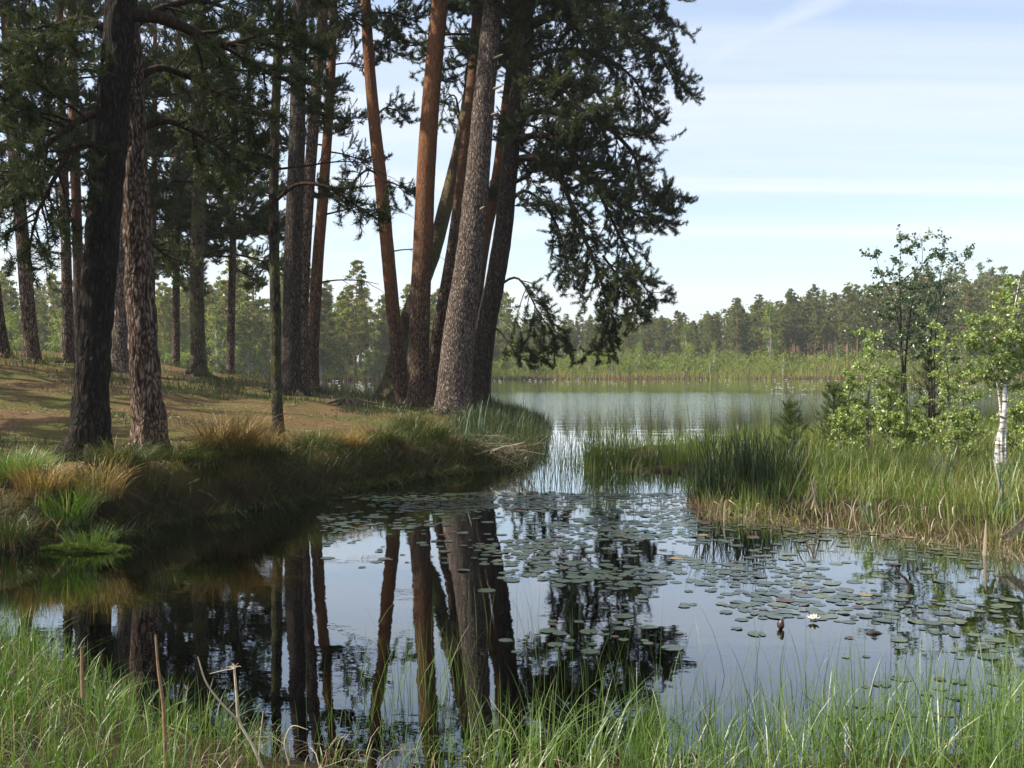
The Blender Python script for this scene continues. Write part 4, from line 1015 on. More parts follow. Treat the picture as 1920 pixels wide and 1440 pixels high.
# long shaded grass hanging over the steep rim
g = Geo(); rgh = np.random.default_rng(61)
P = scatter(64000, -4.2, .5, 8.4, 17, rgh, lambda X, Y: (lambda d: (d > -.02) & (d < .55))(sdist(X, Y, BANK)) & (rgh.uniform(0, 1, len(X)) < .30 + .70 * smooth(.36, .6, fbm(X * 2.1, Y * 2.1, 5))))
e = .12
hx = sdist(P[:, 0] + e, P[:, 1], BANK) - sdist(P[:, 0] - e, P[:, 1], BANK); hy = sdist(P[:, 0], P[:, 1] + e, BANK) - sdist(P[:, 0], P[:, 1] - e, BANK)
az = np.arctan2(-hy, -hx) + rgh.normal(0, .55, len(P))
P[:, 2] = np.maximum(P[:, 2], .02)
cl = fbm(P[:, 0] * 2.6, P[:, 1] * 2.6, 8)
blades(g, P, (.05 + .36 * cl) * rgh.uniform(.5, 1.3, len(P)), rgh.uniform(.005, .009, len(P)), az, rgh.uniform(.3, 1.7, len(P)), rgh, np.clip(.02 + cl * .75 + rgh.normal(0, .25, len(P)) + .5 * (rgh.uniform(0, 1, len(P)) < .12), 0, 1), 4, .75)
kind(link('rim_grass', g.mesh('rim_grass', M['grass_bank'], False)), 'stuff', 'long dark grass hanging over the rim of the bank')
# low left corner of the bank: fresh green and straw
for lab, xp, Y, n_, h, mat, sd in [
        ('sunlit green grass tuft at the left border of the bank', 20, 8.9, 520, .45, 'grass', 21), ('straw mixed grass tuft left of the leftmost thick trunk', 75, 8.7, 480, .38, 'sedge_gold', 22),
        ('upright green sedge tuft below the leftmost thick trunk', 125, 8.6, 420, .5, 'grass', 23), ('brownish sedge tuft leaning right at the inlet', 185, 8.95, 360, .48, 'sedge_gold', 24),
        ('low green tuft beside the bright moss at the inlet', 165, 8.35, 220, .24, 'grass', 25), ('dark grass tuft at the left border by the inlet', 10, 8.25, 420, .34, 'grass_bank', 26), ('small green tuft on the left border crest', 60, 9.3, 320, .36, 'grass', 27)]:
    x, y = px(xp, 0, Y)[0], Y
    tussock('grass_tuft', lab, 'grass tuft', x, y, max(gz(x, y), .01), n_, h, mat, sd, .007, (.2, .9), .2, tint=(.45, .25))
# bright moss cushion at the inlet
g = Geo(); rgm = np.random.default_rng(5)
a = rgm.uniform(0, 6.28, 2600); r = np.sqrt(rgm.uniform(0, 1, 2600)) * (.55 + .6 * vnoise(np.cos(a) * 1.6 + 9, np.sin(a) * 1.6))
P = np.stack([r * np.cos(a) * .38, r * np.sin(a) * .12, .035 * (1 - r ** 2)], 1)
blades(g, P, rgm.uniform(.015, .04, 2600), .007, rgm.uniform(0, 6.28, 2600), rgm.uniform(.2, 1.2, 2600), rgm, rgm.uniform(0, 1, 2600), 2)
th = np.arange(24) * 2 * np.pi / 24
ringv = [np.stack([np.cos(th) * .4 * q_, np.sin(th) * .10 * q_, np.full(24, .03 * (1 - q_ ** 2) - .03)], 1) for q_ in (0.05, .5, 1.0)]
Q_ = [(k_ * 24 + j, k_ * 24 + (j + 1) % 24, (k_ + 1) * 24 + (j + 1) % 24, (k_ + 1) * 24 + j) for k_ in range(2) for j in range(24)]
g.add(np.concatenate(ringv), Q=Q_, tint=.3)
mo = link('moss_cushion', g.mesh('moss_cushion', M['moss'], False)); x, y = px(160, 0, 8.15)[0], 8.15; mo.location = (x, y, max(gz(x, y), 0) + .01)
tag(mo, 'bright green moss cushion at the water edge of the inlet', 'moss')
# root mound
g = Geo(); rgm = np.random.default_rng(6)
nn = 20
u, v = np.meshgrid(np.linspace(0, 1, nn), np.linspace(0, 2 * np.pi, 28, endpoint=False), indexing='ij')
rr = u * (1 + .25 * np.cos(3 * v + 1) + .3 * (fbm(np.cos(v) * 2, np.sin(v) * 2, u * 3) - .5))
V = np.stack([.62 * rr * np.cos(v), .4 * rr * np.sin(v), .17 * (1 - u ** 1.6) + .06 * (fbm(np.cos(v) * u * 5, np.sin(v) * u * 5, 2) - .5) - .03], -1).reshape(-1, 3)
Q_ = [(i * 28 + j, i * 28 + (j + 1) % 28, (i + 1) * 28 + (j + 1) % 28, (i + 1) * 28 + j) for i in range(nn - 1) for j in range(28)]
g.add(V, Q=Q_)
x, y = px(652, 0, 22.5)[0], 22.5
rm = thing('root_mound', 'low mound of bare soil and roots left of the clump of pines', 'mound', (x, y, gz(x, y)))
link('soil', g.mesh('soil', M['root']), rm)
for k_ in range(6):
    a = rgm.uniform(0, 6.28); s = np.linspace(0, 1, 10)
    ra = .15 + s * rgm.uniform(.6, 1.1)
    pth = np.stack([ra * np.cos(a + .5 * s * rgm.normal()), ra * .7 * np.sin(a + .5 * s * rgm.normal()), .16 * (1 - s) ** 1.2 + .0 * s], 1)
    g = Geo(); V, Q = tube(pth, np.linspace(.045, .015, 10), 7); g.add(V, Q=Q, tint=.3); link('root', g.mesh('root', M['root']), rm)

# ------------------------------------------------------------------ the marsh on the right
rg = np.random.default_rng(31)
g = Geo()
P = scatter(90000, .6, 13, 7.4, 26, rg, lambda X, Y: (sdist(X, Y, MARSH) > -.12) & (X < .56 * Y + .5) & (rg.uniform(0, 1, len(X)) < np.where(Y < 14, .95, .55) * (.55 + .45 * smooth(.3, .6, fbm(X, Y, 2)))))
d = sdist(P[:, 0], P[:, 1], MARSH)
P[:, 2] = np.maximum(P[:, 2], -.05)
pat = fbm(P[:, 0] * .6, P[:, 1] * .6, 13)
tn = np.clip(.42 + (pat - .5) * 1.1 + rg.normal(0, .2, len(P)) + .32 * smooth(.45, 0, d) * rg.uniform(0, 1, len(P)), 0, 1)
hh = rg.uniform(.16, .46, len(P)) * (.6 + .8 * pat) * (1 - .15 * smooth(.5, 0, d))
blades(g, P, hh, rg.uniform(.004, .0085, len(P)) * (.7 + P[:, 1] / 26), rg.uniform(0, 6.28, len(P)), rg.uniform(.1, .75, len(P)), rg, tn, 3, .4)
kind(link('marsh_grass', g.mesh('marsh_grass', M['grass_marsh'], False)), 'stuff', 'fresh green sedge and grass covering the marsh')
# thin reeds standing in the channel and at the outer edge
g = Geo()
X = np.r_[rg.normal(.55, .45, 260), rg.uniform(1, 7, 240), rg.normal(1.6, .5, 200)]
Y = np.r_[rg.normal(15.8, 1.6, 260), rg.uniform(16.5, 22, 240), rg.normal(15, .8, 200)]
P = np.stack([X, Y, np.maximum(ground_z(X, Y), -.25)], 1)
blades(g, P, rg.uniform(.5, 1.15, len(P)), .009, rg.uniform(0, 6.28, len(P)), rg.uniform(.02, .35, len(P)), rg, np.clip(rg.normal(.4, .25, len(P)), 0, 1), 4, .3)
kind(link('channel_reeds', g.mesh('channel_reeds', M['grass_bank'], False)), 'stuff', 'thin upright reeds standing in the channel to the lake')

def stand(name, label, cat, xp, Y, n_, h, rad, mat, seed, width=.016, lean=(.02, .4), tint=(.5, .25), ry=.6, sag=.25, z=None, parts='leaf'):
    """a stand of broad upright leaves"""
    rng = np.random.default_rng(seed); x = px(xp, 0, Y)[0]
    r = rad * np.sqrt(rng.uniform(0, 1, n_)); a = rng.uniform(0, 6.28, n_)
    P = np.stack([r * np.cos(a), r * np.sin(a) * ry, np.full(n_, -.1)], 1)
    g = Geo(); blades(g, P, h * (.38 + .75 * rng.uniform(0, 1, n_) ** 1.6), width, rng.uniform(0, 6.28, n_), rng.uniform(*lean, n_), rng, np.clip(rng.normal(*tint, n_), 0, 1), 6, sag)
    o = link(name, g.mesh(name, M[mat], False)); o.location = (x, Y, max(gz(x, Y), 0) if z is None else z)
    return tag(o, label, cat)
stand('cattail_stand', 'dense dark cattail stand at the marsh tip', 'cattails', 1385, 10.9, 520, 1.0, .46, 'cattail', 1)
stand('cattail_stand', 'dark sedge mass left of the dense cattail stand', 'cattails', 1340, 11.2, 380, .62, .32, 'cattail', 2, .011)
stand('cattail_stand', 'dark leafy stand right of the dense cattail stand', 'cattails', 1450, 11.3, 380, .7, .4, 'cattail', 3, .012)
stand('reed_stand', 'green reed tuft at the left end of the small islet', 'reeds', 1140, 14.9, 460, .9, .36, 'grass_marsh', 4, .010, tint=(.32, .2))
stand('reed_stand', 'darker reed tuft in the middle of the small islet', 'reeds', 1200, 14.8, 220, .5, .32, 'grass_bank', 5, .010)
stand('reed_stand', 'light green reed tuft at the right end of the small islet', 'reeds', 1280, 14.8, 300, .62, .34, 'grass_marsh', 6, .010, tint=(.45, .2))
stand('rusty_sedge', 'rusty brown sedge stubble at the foot of the cattails', 'sedge', 1335, 10.55, 420, .26, .3, 'rust_straw', 7, .008, (.1, .8))
for k_, (lab, xp, Y, n_, h, rad, wd, ln) in enumerate([
        ('broad pale green sword leaves rising at the marsh edge before the sedge', 1628, 9.35, 10, .62, .07, .020, (.15, .6)),
        ('tall sword leaves at the right border beside the white birch', 1876, 9.2, 16, .7, .09, .020, (.03, .3)),
        ('sword leaved clump between the birch and the pale green leaves', 1765, 11.2, 22, .75, .16, .020, (.1, .6)),
        ('sword leaved clump half way to the white birch', 1830, 10.3, 16, .6, .12, .018, (.05, .4)),
        ('leaning sword leaves at the right border of the marsh', 1905, 8.4, 12, .55, .08, .018, (.1, .4)),
        ('blue green cattail leaves at the foot of the thickest pine', 868, 15.2, 16, .62, .14, .02, (.05, .5)),
        ('taller cattail leaves before the bough bearing pine', 895, 17.5, 14, .9, .16, .022, (.03, .35))]):
    stand('sword_leaves', lab, 'water plant', xp, Y, n_, h, rad, 'iris', 40 + k_, wd, ln)

# dry broken reeds
def dry_reeds(label, strokes, seed, wid=.012, mat='straw', name='dry_reeds'):
    """strokes = lists of (picture x, y, depth)"""
    rng = np.random.default_rng(seed)
    pts = [np.array([px(*p) for p in s]) for s in strokes]
    base = np.mean([p[0] for p in pts], 0); base[2] = 0
    t = thing(name, label, 'dry reeds', base)
    for p in pts:
        c = resample(p - base, 9); w_ = wid * rng.uniform(.6, 1.3)
        sd = np.array([1, 0, 0]) if abs((c[-1] - c[0])[2]) > abs((c[-1] - c[0])[0]) else np.array([0, 0, 1.0])
        sd = sd + rng.normal(0, .3, 3)
        wd = (w_ * (1 - np.linspace(0, 1, 9) ** 3 * .8))[:, None] * .5
        fold = np.array([0, -.35 * w_, 0])
        V = np.stack([c - sd * wd, c + fold, c + sd * wd], 1).reshape(-1, 3)
        Q = [(3 * i + j, 3 * i + j + 1, 3 * i + j + 4, 3 * i + j + 3) for i in range(8) for j in range(2)]
        g = Geo(); g.add(V, Q=Q, tint=rng.uniform(.2, .95)); link('blade', g.mesh('blade', M[mat], True), t)
    return t
rgd = np.random.default_rng(9)
dry_reeds('pale tent of bleached dead reeds beside the cattails', [[(x0, y0, 9.6 + dz), ((x0 + 1525) / 2 + rgd.normal(0, 3), 938, 9.6), (1525 + rgd.normal(0, 3), 902, 9.6)] for x0, y0, dz in [(1508, 960, 0), (1515, 968, .1), (1522, 955, -.1), (1532, 972, 0), (1538, 965, .1), (1545, 975, 0), (1512, 945, 0), (1541, 955, .1), (1535, 980, -.1)]], 1)
dry_reeds('heap of fallen straw coloured reeds at the right border', [[(1885 + rgd.uniform(-6, 10), 1015 + rgd.uniform(-12, 6), 7.9), (1905, 990 + rgd.uniform(-15, 15), 7.95), (1935, 955 + rgd.uniform(-25, 30), 8.0)] for _ in range(12)], 2)
dry_reeds('tangle of dead pale stems at the end of the bank point', [[(930 + rgd.uniform(-60, 60), 878 + rgd.uniform(-14, 10), 14.6), (938 + rgd.uniform(-64, 64), 846 + rgd.uniform(-16, 14), 14.6), (945 + rgd.uniform(-88, 88), 822 + rgd.uniform(-18, 36), 14.6 + rgd.uniform(-.4, .3))] for _ in range(52)], 3, .013)
dry_reeds('bent dead reeds before the dark cattails', [[(x0, 985, 9.75), (x0 + 8, 945 + rgd.uniform(-12, 6), 9.75), (x0 + dx, 960 + rgd.uniform(-16, 20), 9.7)] for x0, dx in [(1330, 25), (1342, 20), (1358, 22), (1415, 30), (1440, 4), (1456, 8), (1466, -12), (1482, 14), (1492, 8)]], 4, .010)
dry_reeds('straw blades folded over at the marsh edge', [[(x0, 990 + rgd.uniform(-10, 8), 9.2), (x0 + rgd.uniform(-8, 8), 950, 9.25), (x0 + dx, 935 + rgd.uniform(-18, 30), 9.3)] for x0, dx in [(1580, 20), (1592, -10), (1608, 4), (1655, 25), (1690, 40), (1705, -15), (1732, 10), (1745, 20), (1770, 6), (1795, 12)]], 5, .009)
dry_reeds('single upright dead stem in the water before the right marsh edge', [[(1848, 1048, 7.95), (1850, 1010, 7.95), (1851, 975, 7.95)]], 6, .016)
dry_reeds('leaning grey dead stem behind the tent of reeds', [[(1470, 960, 10.2), (1500, 890, 10.2), (1518, 850, 10.2), (1522, 815, 10.2)]], 7, .014)
g = Geo()
P = scatter(5200, 1.9, 5.0, 7.5, 10.6, rg, lambda X, Y: (np.abs(sdist(X, Y, MARSH)) < .3) & (rg.uniform(0, 1, len(X)) < .8))
P[:, 2] = np.maximum(P[:, 2], -.06)
blades(g, P, rg.uniform(.08, .34, len(P)), .006, rg.uniform(0, 6.28, len(P)), rg.uniform(.3, 1.6, len(P)), rg, np.clip(rg.normal(.35, .25, len(P)), 0, 1), 4, .7)
kind(link('dead_sedge', g.mesh('dead_sedge', M['straw'], False)), 'stuff', 'straw coloured dead sedge along the marsh edge')

# ------------------------------------------------------------------ birch saplings and young pines
def birch(label, xp, Y, stems, n_br, n_leaf, mat, bark, seed, leaf=.026, name='birch_sapling', spread=.33, twig='grey_twig', low=.12, upw=.75, cat='birch'):
    """stems = list of trunks, each (picture x, y) points from foot to top with a foot radius"""
    rng = np.random.default_rng(seed); n_leaf = int(n_leaf * 2.6); n_br = int(n_br * 1.25); leaf *= .84
    bx = px(xp, 0, Y)[0]; bz = max(gz(bx, Y), 0)
    root = thing(name, label, cat, (bx, Y, bz))
    b0 = np.array([bx, Y, bz])
    lf = Geo(); LP, LD = [], []
    for pts, r0 in stems:
        c = np.array([px(x, y, Y) for x, y in pts]) - b0; c[0, 2] = min(c[0, 2], -.03)
        c[1:, 1] += np.cumsum(rng.normal(0, .03, len(c) - 1))
        c = resample(c, 22); L = np.linalg.norm(np.diff(c, axis=0), axis=1).sum()
        g = Geo(); V, Q = tube(c, r0 * (1 - np.linspace(0, 1, 22)) ** 1.15 + .003, 9); g.add(V, Q=Q); link('trunk', g.mesh('trunk', M[bark]), root)
        for q_ in range(n_br):
            u = low + (1 - low) * (q_ + rng.uniform(0, 1)) / n_br; i = min(int(u * 21), 20); p0 = c[i]
            az = q_ * 2.4 + rng.normal(0, .5)
            d = np.array([math.cos(az), math.sin(az), upw + rng.normal(0, .2)]); d /= np.linalg.norm(d)
            ln = L * spread * (1.05 - .65 * u) * rng.uniform(.55, 1.2)
            s = np.linspace(0, 1, 7)[:, None]
            line = p0 + d * ln * s + np.array([0, 0, -.22]) * ln * s ** 2.5 + rng.normal(0, .025 * ln, (7, 3)) * s
            g = Geo(); V, Q = tube(line, np.linspace(r0 * .35 * (1 - u) + .003, .0018, 7), 4); g.add(V, Q=Q)
            for w in range(5):
                j = rng.integers(2, 7); e = d * .5 + rng.normal(0, .6, 3); l3 = ln * rng.uniform(.2, .45); s3 = np.linspace(0, 1, 4)[:, None]
                tl = line[min(j, 6)] + e * l3 * s3 + np.array([0, 0, -.15]) * l3 * s3 ** 2
                V, Q = tube(tl, np.linspace(.0022, .001, 4), 3); g.add(V, Q=Q)
                m_ = rng.integers(max(2, n_leaf // 8), max(3, n_leaf // 4)); uu = rng.uniform(.1, 1, m_)
                LP.append(np.stack([np.interp(uu, s3[:, 0], tl[:, k_]) for k_ in range(3)], 1) + rng.normal(0, .014, (m_, 3)))
            link('branch', g.mesh('branch', M[twig]), root)
            m_ = n_leaf // 2; uu = rng.uniform(.2, 1, m_)
            LP.append(np.stack([np.interp(uu, s[:, 0], line[:, k_]) for k_ in range(3)], 1) + rng.normal(0, .02, (m_, 3)))
    p = np.concatenate(LP); N = len(p)
    # leaves hang a little and turn their faces about
    ax = rng.normal(size=(N, 3)); ax[:, 2] -= .5; ax /= np.linalg.norm(ax, axis=1, keepdims=True)
    sd = np.cross(ax, rng.normal(size=(N, 3))); sd /= np.linalg.norm(sd, axis=1, keepdims=True)
    ln = (leaf * rng.uniform(.7, 1.3, N))[:, None]
    nr = np.cross(ax, sd) * ln * .18
    V = np.stack([p, p + ax * ln * .8 + sd * ln * .72 + nr, p + ax * ln * 2.1, p + ax * ln * .8 - sd * ln * .72 + nr], 1).reshape(-1, 3)
    k0 = np.arange(N)[:, None] * 4
    lf.add(V, T=np.concatenate([k0 + [[0, 1, 2]], k0 + [[0, 2, 3]]]), tint=np.repeat(np.clip(rng.normal(.5, .25, N), 0, 1), 4))
    link('leaves', lf.mesh('leaves', M[mat], False), root)
    return root
birch('tall dark leaved birch with bare lower trunk, left of the two tall ones', 1700, 19.5, [([(1702, 800), (1697, 720), (1690, 650), (1690, 590), (1686, 520), (1690, 440)], .042), ([(1690, 600), (1672, 560), (1650, 510), (1640, 470)], .028), ([(1689, 590), (1715, 540), (1728, 480), (1722, 440)], .028)], 13, 16, 'leaf_alder', 'twig', 1, .036, spread=.30, low=.42, twig='twig', name='tall_birch', cat='birch tree')
birch('tall dark leaved birch with wispy top, right of the two tall ones', 1745, 20, [([(1745, 800), (1747, 720), (1744, 640), (1752, 560), (1762, 500), (1768, 450)], .036), ([(1750, 570), (1778, 520), (1800, 480), (1828, 488)], .02)], 13, 13, 'leaf_alder', 'twig', 2, .036, spread=.26, low=.36, twig='twig', name='tall_birch', cat='birch tree')
birch('white stemmed young birch at the right border', 1872, 12.8, [([(1874, 885), (1876, 840), (1882, 780), (1884, 710), (1888, 640), (1900, 570), (1908, 520)], .042), ([(1883, 715), (1862, 685), (1845, 640), (1838, 590)], .016), ([(1884, 720), (1905, 660), (1925, 610)], .018)], 17, 22, 'leaf_birch', 'birch_bark', 3, .026, spread=.30, low=.56)
birch('full bright green birch sapling with a pointed top', 1625, 17.0, [([(1628, 850), (1626, 780), (1632, 700), (1640, 650), (1638, 615)], .03), ([(1640, 850), (1650, 780), (1668, 730), (1680, 690)], .022), ([(1610, 850), (1596, 780), (1590, 740), (1600, 700)], .022)], 15, 22, 'leaf_birch', 'grey_twig', 4, .030, spread=.32, low=.2)
birch('low bright birch bush right of the pointed sapling', 1690, 15.6, [([(1690, 860), (1690, 800), (1700, 760)], .02), ([(1676, 860), (1662, 800), (1655, 770)], .018), ([(1700, 860), (1716, 810), (1722, 780)], .018)], 11, 22, 'leaf_birch', 'grey_twig', 5, .027, spread=.5, low=.2)
birch('bright birch sapling between the tall ones and the white stem', 1785, 15.0, [([(1786, 850), (1780, 780), (1782, 700), (1772, 640), (1776, 605)], .026), ([(1792, 850), (1806, 780), (1812, 720), (1822, 680)], .02)], 15, 22, 'leaf_birch', 'grey_twig', 6, .027, spread=.32, low=.18)
birch('leafy birch bush low before the tall dark birches', 1800, 14.0, [([(1800, 870), (1790, 810), (1786, 770)], .018), ([(1812, 870), (1822, 810), (1826, 770)], .018)], 11, 20, 'leaf_birch', 'grey_twig', 7, .025, spread=.5, low=.15)
birch('small birch bush cut by the right border behind the white stem', 1915, 14.5, [([(1912, 870), (1916, 790), (1922, 720)], .02), ([(1900, 870), (1905, 810), (1900, 760)], .016)], 11, 20, 'leaf_birch', 'grey_twig', 8, .026, spread=.4, low=.15)
birch('low bush of fresh leaves left of the pointed sapling', 1575, 15.8, [([(1575, 850), (1572, 800), (1568, 770)], .018), ([(1590, 850), (1600, 800), (1606, 770)], .018)], 10, 20, 'leaf_birch', 'grey_twig', 9, .027, spread=.5, low=.15)

def young_pine(label, xp, Y, ybase, ytop, seed, mat, spread=.36, whorls=8):
    rng = np.random.default_rng(seed); bx = px(xp, 0, Y)[0]; z1 = px(xp, ytop, Y)[2]; bz = max(gz(bx, Y), 0); h = z1 - bz
    root = thing('young_pine', label, 'young pine', (bx, Y, bz))
    g = Geo(); V, Q = tube(resample([(0, 0, -.05), (rng.normal(0, .03), 0, h * .5), (rng.normal(0, .05), 0, h)], 10), np.linspace(.012 * h + .006, .004, 10), 7); g.add(V, Q=Q, tint=.3); link('trunk', g.mesh('trunk', M['branch_wood']), root)
    ng = Geo()
    for w in range(whorls):
        f = .12 + .86 * w / whorls; n5 = 5
        for q_ in range(n5):
            az = q_ * 6.283 / n5 + rng.normal(0, .3); ln = h * spread * (1.05 - f) * rng.uniform(.7, 1.15) + .06
            s = np.linspace(0, 1, 6)[:, None]; d = np.array([math.cos(az), math.sin(az), .25 + .5 * f])
            line = np.array([0, 0, h * f]) + d * ln * s + np.array([0, 0, .3]) * ln * s ** 2
            gb = Geo(); V, Q = tube(line, np.linspace(.006, .002, 6), 4); gb.add(V, Q=Q, tint=.3); link('branch', gb.mesh('branch', M['branch_wood']), root)
            m_ = 9; uu = rng.uniform(.35, 1, m_)
            Pn = np.stack([np.interp(uu, s[:, 0], line[:, k_]) for k_ in range(3)], 1) + rng.normal(0, .02, (m_, 3))
            needle_tufts(ng, Pn, np.repeat(d[None], m_, 0) + rng.normal(0, .4, (m_, 3)) + np.array([0, 0, .4]), rng, .06, .006, 16)
    uu = rng.uniform(.85, 1.03, 8); needle_tufts(ng, np.stack([0 * uu, 0 * uu, uu * h], 1), np.repeat([[0, 0, 1.0]], 8, 0) + rng.normal(0, .2, (8, 3)), rng, .06, .006, 16)
    link('needles', ng.mesh('needles', M[mat], False), root)
young_pine('fluffy green young pine at the left of the birch saplings', 1562, 16.5, 850, 715, 1, 'needles_light', .28, 9)
young_pine('dark slender young pine between the two birch saplings', 1742, 17.5, 830, 660, 2, 'needles', .26, 9)
young_pine('small young pine right of the cattails', 1482, 15.5, 850, 750, 3, 'needles_light', .30, 7)
young_pine('soft light young pine behind the low birch bush', 1668, 18, 830, 720, 4, 'needles_light', .34, 8)
# ------------------------------------------------------------------ water lilies
def pad_mesh(seed, mat, R=1.0):
    rng = np.random.default_rng(seed); k_ = 18; curl = rng.uniform() < .3; ca_ = rng.uniform(0, 6.28)
    a = np.linspace(.16, 2 * np.pi - .16, k_); r = R * (1 + rng.normal(0, .025, k_)); r[0] *= .95; r[-1] *= .95
    lift = np.clip(rng.normal(0, .015, k_), 0, .05)
    if curl: lift = lift + .32 * np.clip(np.cos(a - ca_) - .55, 0, 1)
    V = [(0.05, 0, 0)] + [(r[i] * .6 * math.cos(a[i]), r[i] * .6 * math.sin(a[i]) * .9, 0.0) for i in range(k_)] + [(r[i] * math.cos(a[i]), r[i] * math.sin(a[i]) * .9, lift[i] * .6) for i in range(k_)]
    T_ = [(0, 1 + i, 2 + i) for i in range(k_ - 1)]; Q_ = [(1 + i, 1 + k_ + i, 2 + k_ + i, 2 + i) for i in range(k_ - 1)]
    return np.array(V), T_, Q_
PADM = {}
for mat in ('pad_green', 'pad_olive', 'pad_red', 'pad_yellow'):
    for s_ in range(6):
        V, T_, Q_ = pad_mesh(s_ * 7 + len(mat), mat); g = Geo(); g.add(V, T=T_, Q=Q_); PADM[mat, s_] = g.mesh('lily_pad', M[mat])
rg = np.random.default_rng(41)
def pad_region(X, Y):
    xp = 960 + X / Y * FPX; yp = HOR + EYE / Y * FPX
    land = np.maximum.reduce([sdist(X, Y, BANK), sdist(X, Y, NEAR), sdist(X, Y, MARSH)])
    cl = fbm(X * 1.1, Y * 1.1, 31)
    dn = np.zeros(len(X))
    m1 = (xp > 600) & (xp < 1330) & (yp > 925) & (yp < 1075); dn = np.where(m1, .35 + .65 * smooth(640, 800, xp), dn)
    m2 = (xp > 820) & (yp >= 1060) & (yp < 1240); dn = np.where(m2, .55 * smooth(820, 1150, xp) + .35 * smooth(1500, 1750, xp), dn)
    m3 = (xp > 1330) & (yp > 985) & (yp < 1080); dn = np.where(m3, .6, dn)
    m4 = (xp > 1500) & (yp >= 1240) & (yp < 1390); dn = np.where(m4, .5 * smooth(1500, 1750, xp), dn)
    dn = dn * smooth(1245, 1180, np.where(xp < 1480, yp, 0))
    return (land < -.02) & (xp < 1990) & (rg.uniform(0, 1, len(X)) < dn * (.05 + .85 * smooth(.42, .68, cl)))
Xc = rg.uniform(-3, 6, 36000); Yc = rg.uniform(4.2, 13, 36000)
k_ = pad_region(Xc, Yc); Xc, Yc = Xc[k_], Yc[k_]
Rc = .021 + .046 * rg.uniform(0, 1, len(Xc)) ** 1.4
sel = []
cell = {}
for i in range(len(Xc)):
    kx, ky = int(Xc[i] / .2), int(Yc[i] / .2); ok = True
    for ax in (-1, 0, 1):
        for ay in (-1, 0, 1):
            for j in cell.get((kx + ax, ky + ay), ()):
                if (Xc[i] - Xc[j]) ** 2 + (Yc[i] - Yc[j]) ** 2 < ((Rc[i] + Rc[j]) * .66) ** 2: ok = False
    if ok: cell.setdefault((kx, ky), []).append(i); sel.append(i)
sel.sort(key=lambda i: Yc[i] / Rc[i])
PADLAB = {'pad_green': ('green lily pad floating flat on the pond', 'green lily pads on the pond'), 'pad_olive': ('olive lily pad floating flat on the pond', 'olive lily pads on the pond'),
          'pad_red': ('reddish brown lily pad on the pond', 'reddish lily pads on the pond'), 'pad_yellow': ('yellowed lily pad on the pond', 'yellowed lily pads on the pond')}
def pick(X): 
    u = rg.uniform(); w = .75 * float(smooth(1.2, 3.2, X))
    if u < .045: return 'pad_red'
    if u < .062: return 'pad_yellow'
    return 'pad_olive' if rg.uniform() < w else 'pad_green'
rest = {m_: Geo() for m_ in ('pad_green', 'pad_olive', 'pad_red')}
for q_, i in enumerate(sel):
    mat = pick(Xc[i]); a = rg.uniform(0, 6.28); zz = .0015 + rg.uniform(0, .004)
    tilt = rg.normal(0, .006) if mat != 'pad_red' else rg.normal(0, .05)
    if q_ < 295:
        o = link('lily_pad', PADM[mat, rg.integers(0, 6)]); o.location = (Xc[i], Yc[i], zz + abs(tilt) * Rc[i] * .5); o.rotation_euler = (tilt, 0, a); o.scale = (Rc[i],) * 3
        tag(o, PADLAB[mat][0], 'lily pad', PADLAB[mat][1])
    else:
        if mat == 'pad_yellow': mat = 'pad_olive'
        V, T_, Q_ = pad_mesh(int(rg.integers(0, 50)), mat); ca, sa = math.cos(a), math.sin(a)
        V = V * Rc[i]; rest[mat].add(np.stack([V[:, 0] * ca - V[:, 1] * sa + Xc[i], V[:, 0] * sa + V[:, 1] * ca + Yc[i], V[:, 2] + zz], 1), T=T_, Q=Q_)
for m_, nm, lb in (('pad_green', 'distant_lily_pads', 'carpet of smaller green lily pads farther out on the pond'), ('pad_olive', 'olive_lily_pads', 'carpet of smaller olive lily pads toward the marsh'), ('pad_red', 'reddish_lily_pads', 'scattered small reddish lily pads farther out')):
    if rest[m_].n: kind(link(nm, rest[m_].mesh(nm, M[m_])), 'stuff', lb)

def petal_ring(g, n_, L, w, tilt, rot, z):
    for q_ in range(n_):
        a = rot + q_ * 6.2832 / n_; c, s = math.cos(a), math.sin(a)
        pr = [(0.1 * L, 0, 0), (.5 * L, -w, .16 * L), (.5 * L, w, .16 * L), (.55 * L, 0, .10 * L), (L, 0, .34 * L)]
        V = []
        for x, y, zz in pr:
            X = x * math.cos(tilt) - zz * math.sin(tilt); Z = x * math.sin(tilt) + zz * math.cos(tilt)
            V.append((X * c - y * s, X * s + y * c, Z + z))
        g.add(V, T=[(0, 1, 3), (0, 3, 2), (1, 4, 3), (3, 4, 2)])
gw = Geo(); petal_ring(gw, 8, 1, .26, .15, 0, .05); petal_ring(gw, 8, .85, .24, .6, .4, .08); petal_ring(gw, 6, .6, .18, 1.0, .1, .1)
LILY = gw.mesh('petals', M['petal'])
gs = Geo(); V, Q = tube(np.array([(0, 0, .08), (0, 0, .3), (0, 0, .36)]), [.2, .24, .02], 8); gs.add(V, Q=Q); STAM = gs.mesh('stamens', M['stamen'])
x, y, _ = px(1527, 1166, 5.9); x, y = px(1527, 0, 1.5 * FPX / (1168 - HOR))[0], 1.5 * FPX / (1168 - HOR)
f = thing('water_lily', 'open white water lily flower among the pads in the foreground', 'water lily', (x, y, .008), scale=.046)
link('petals', LILY, f); link('stamens', STAM, f)
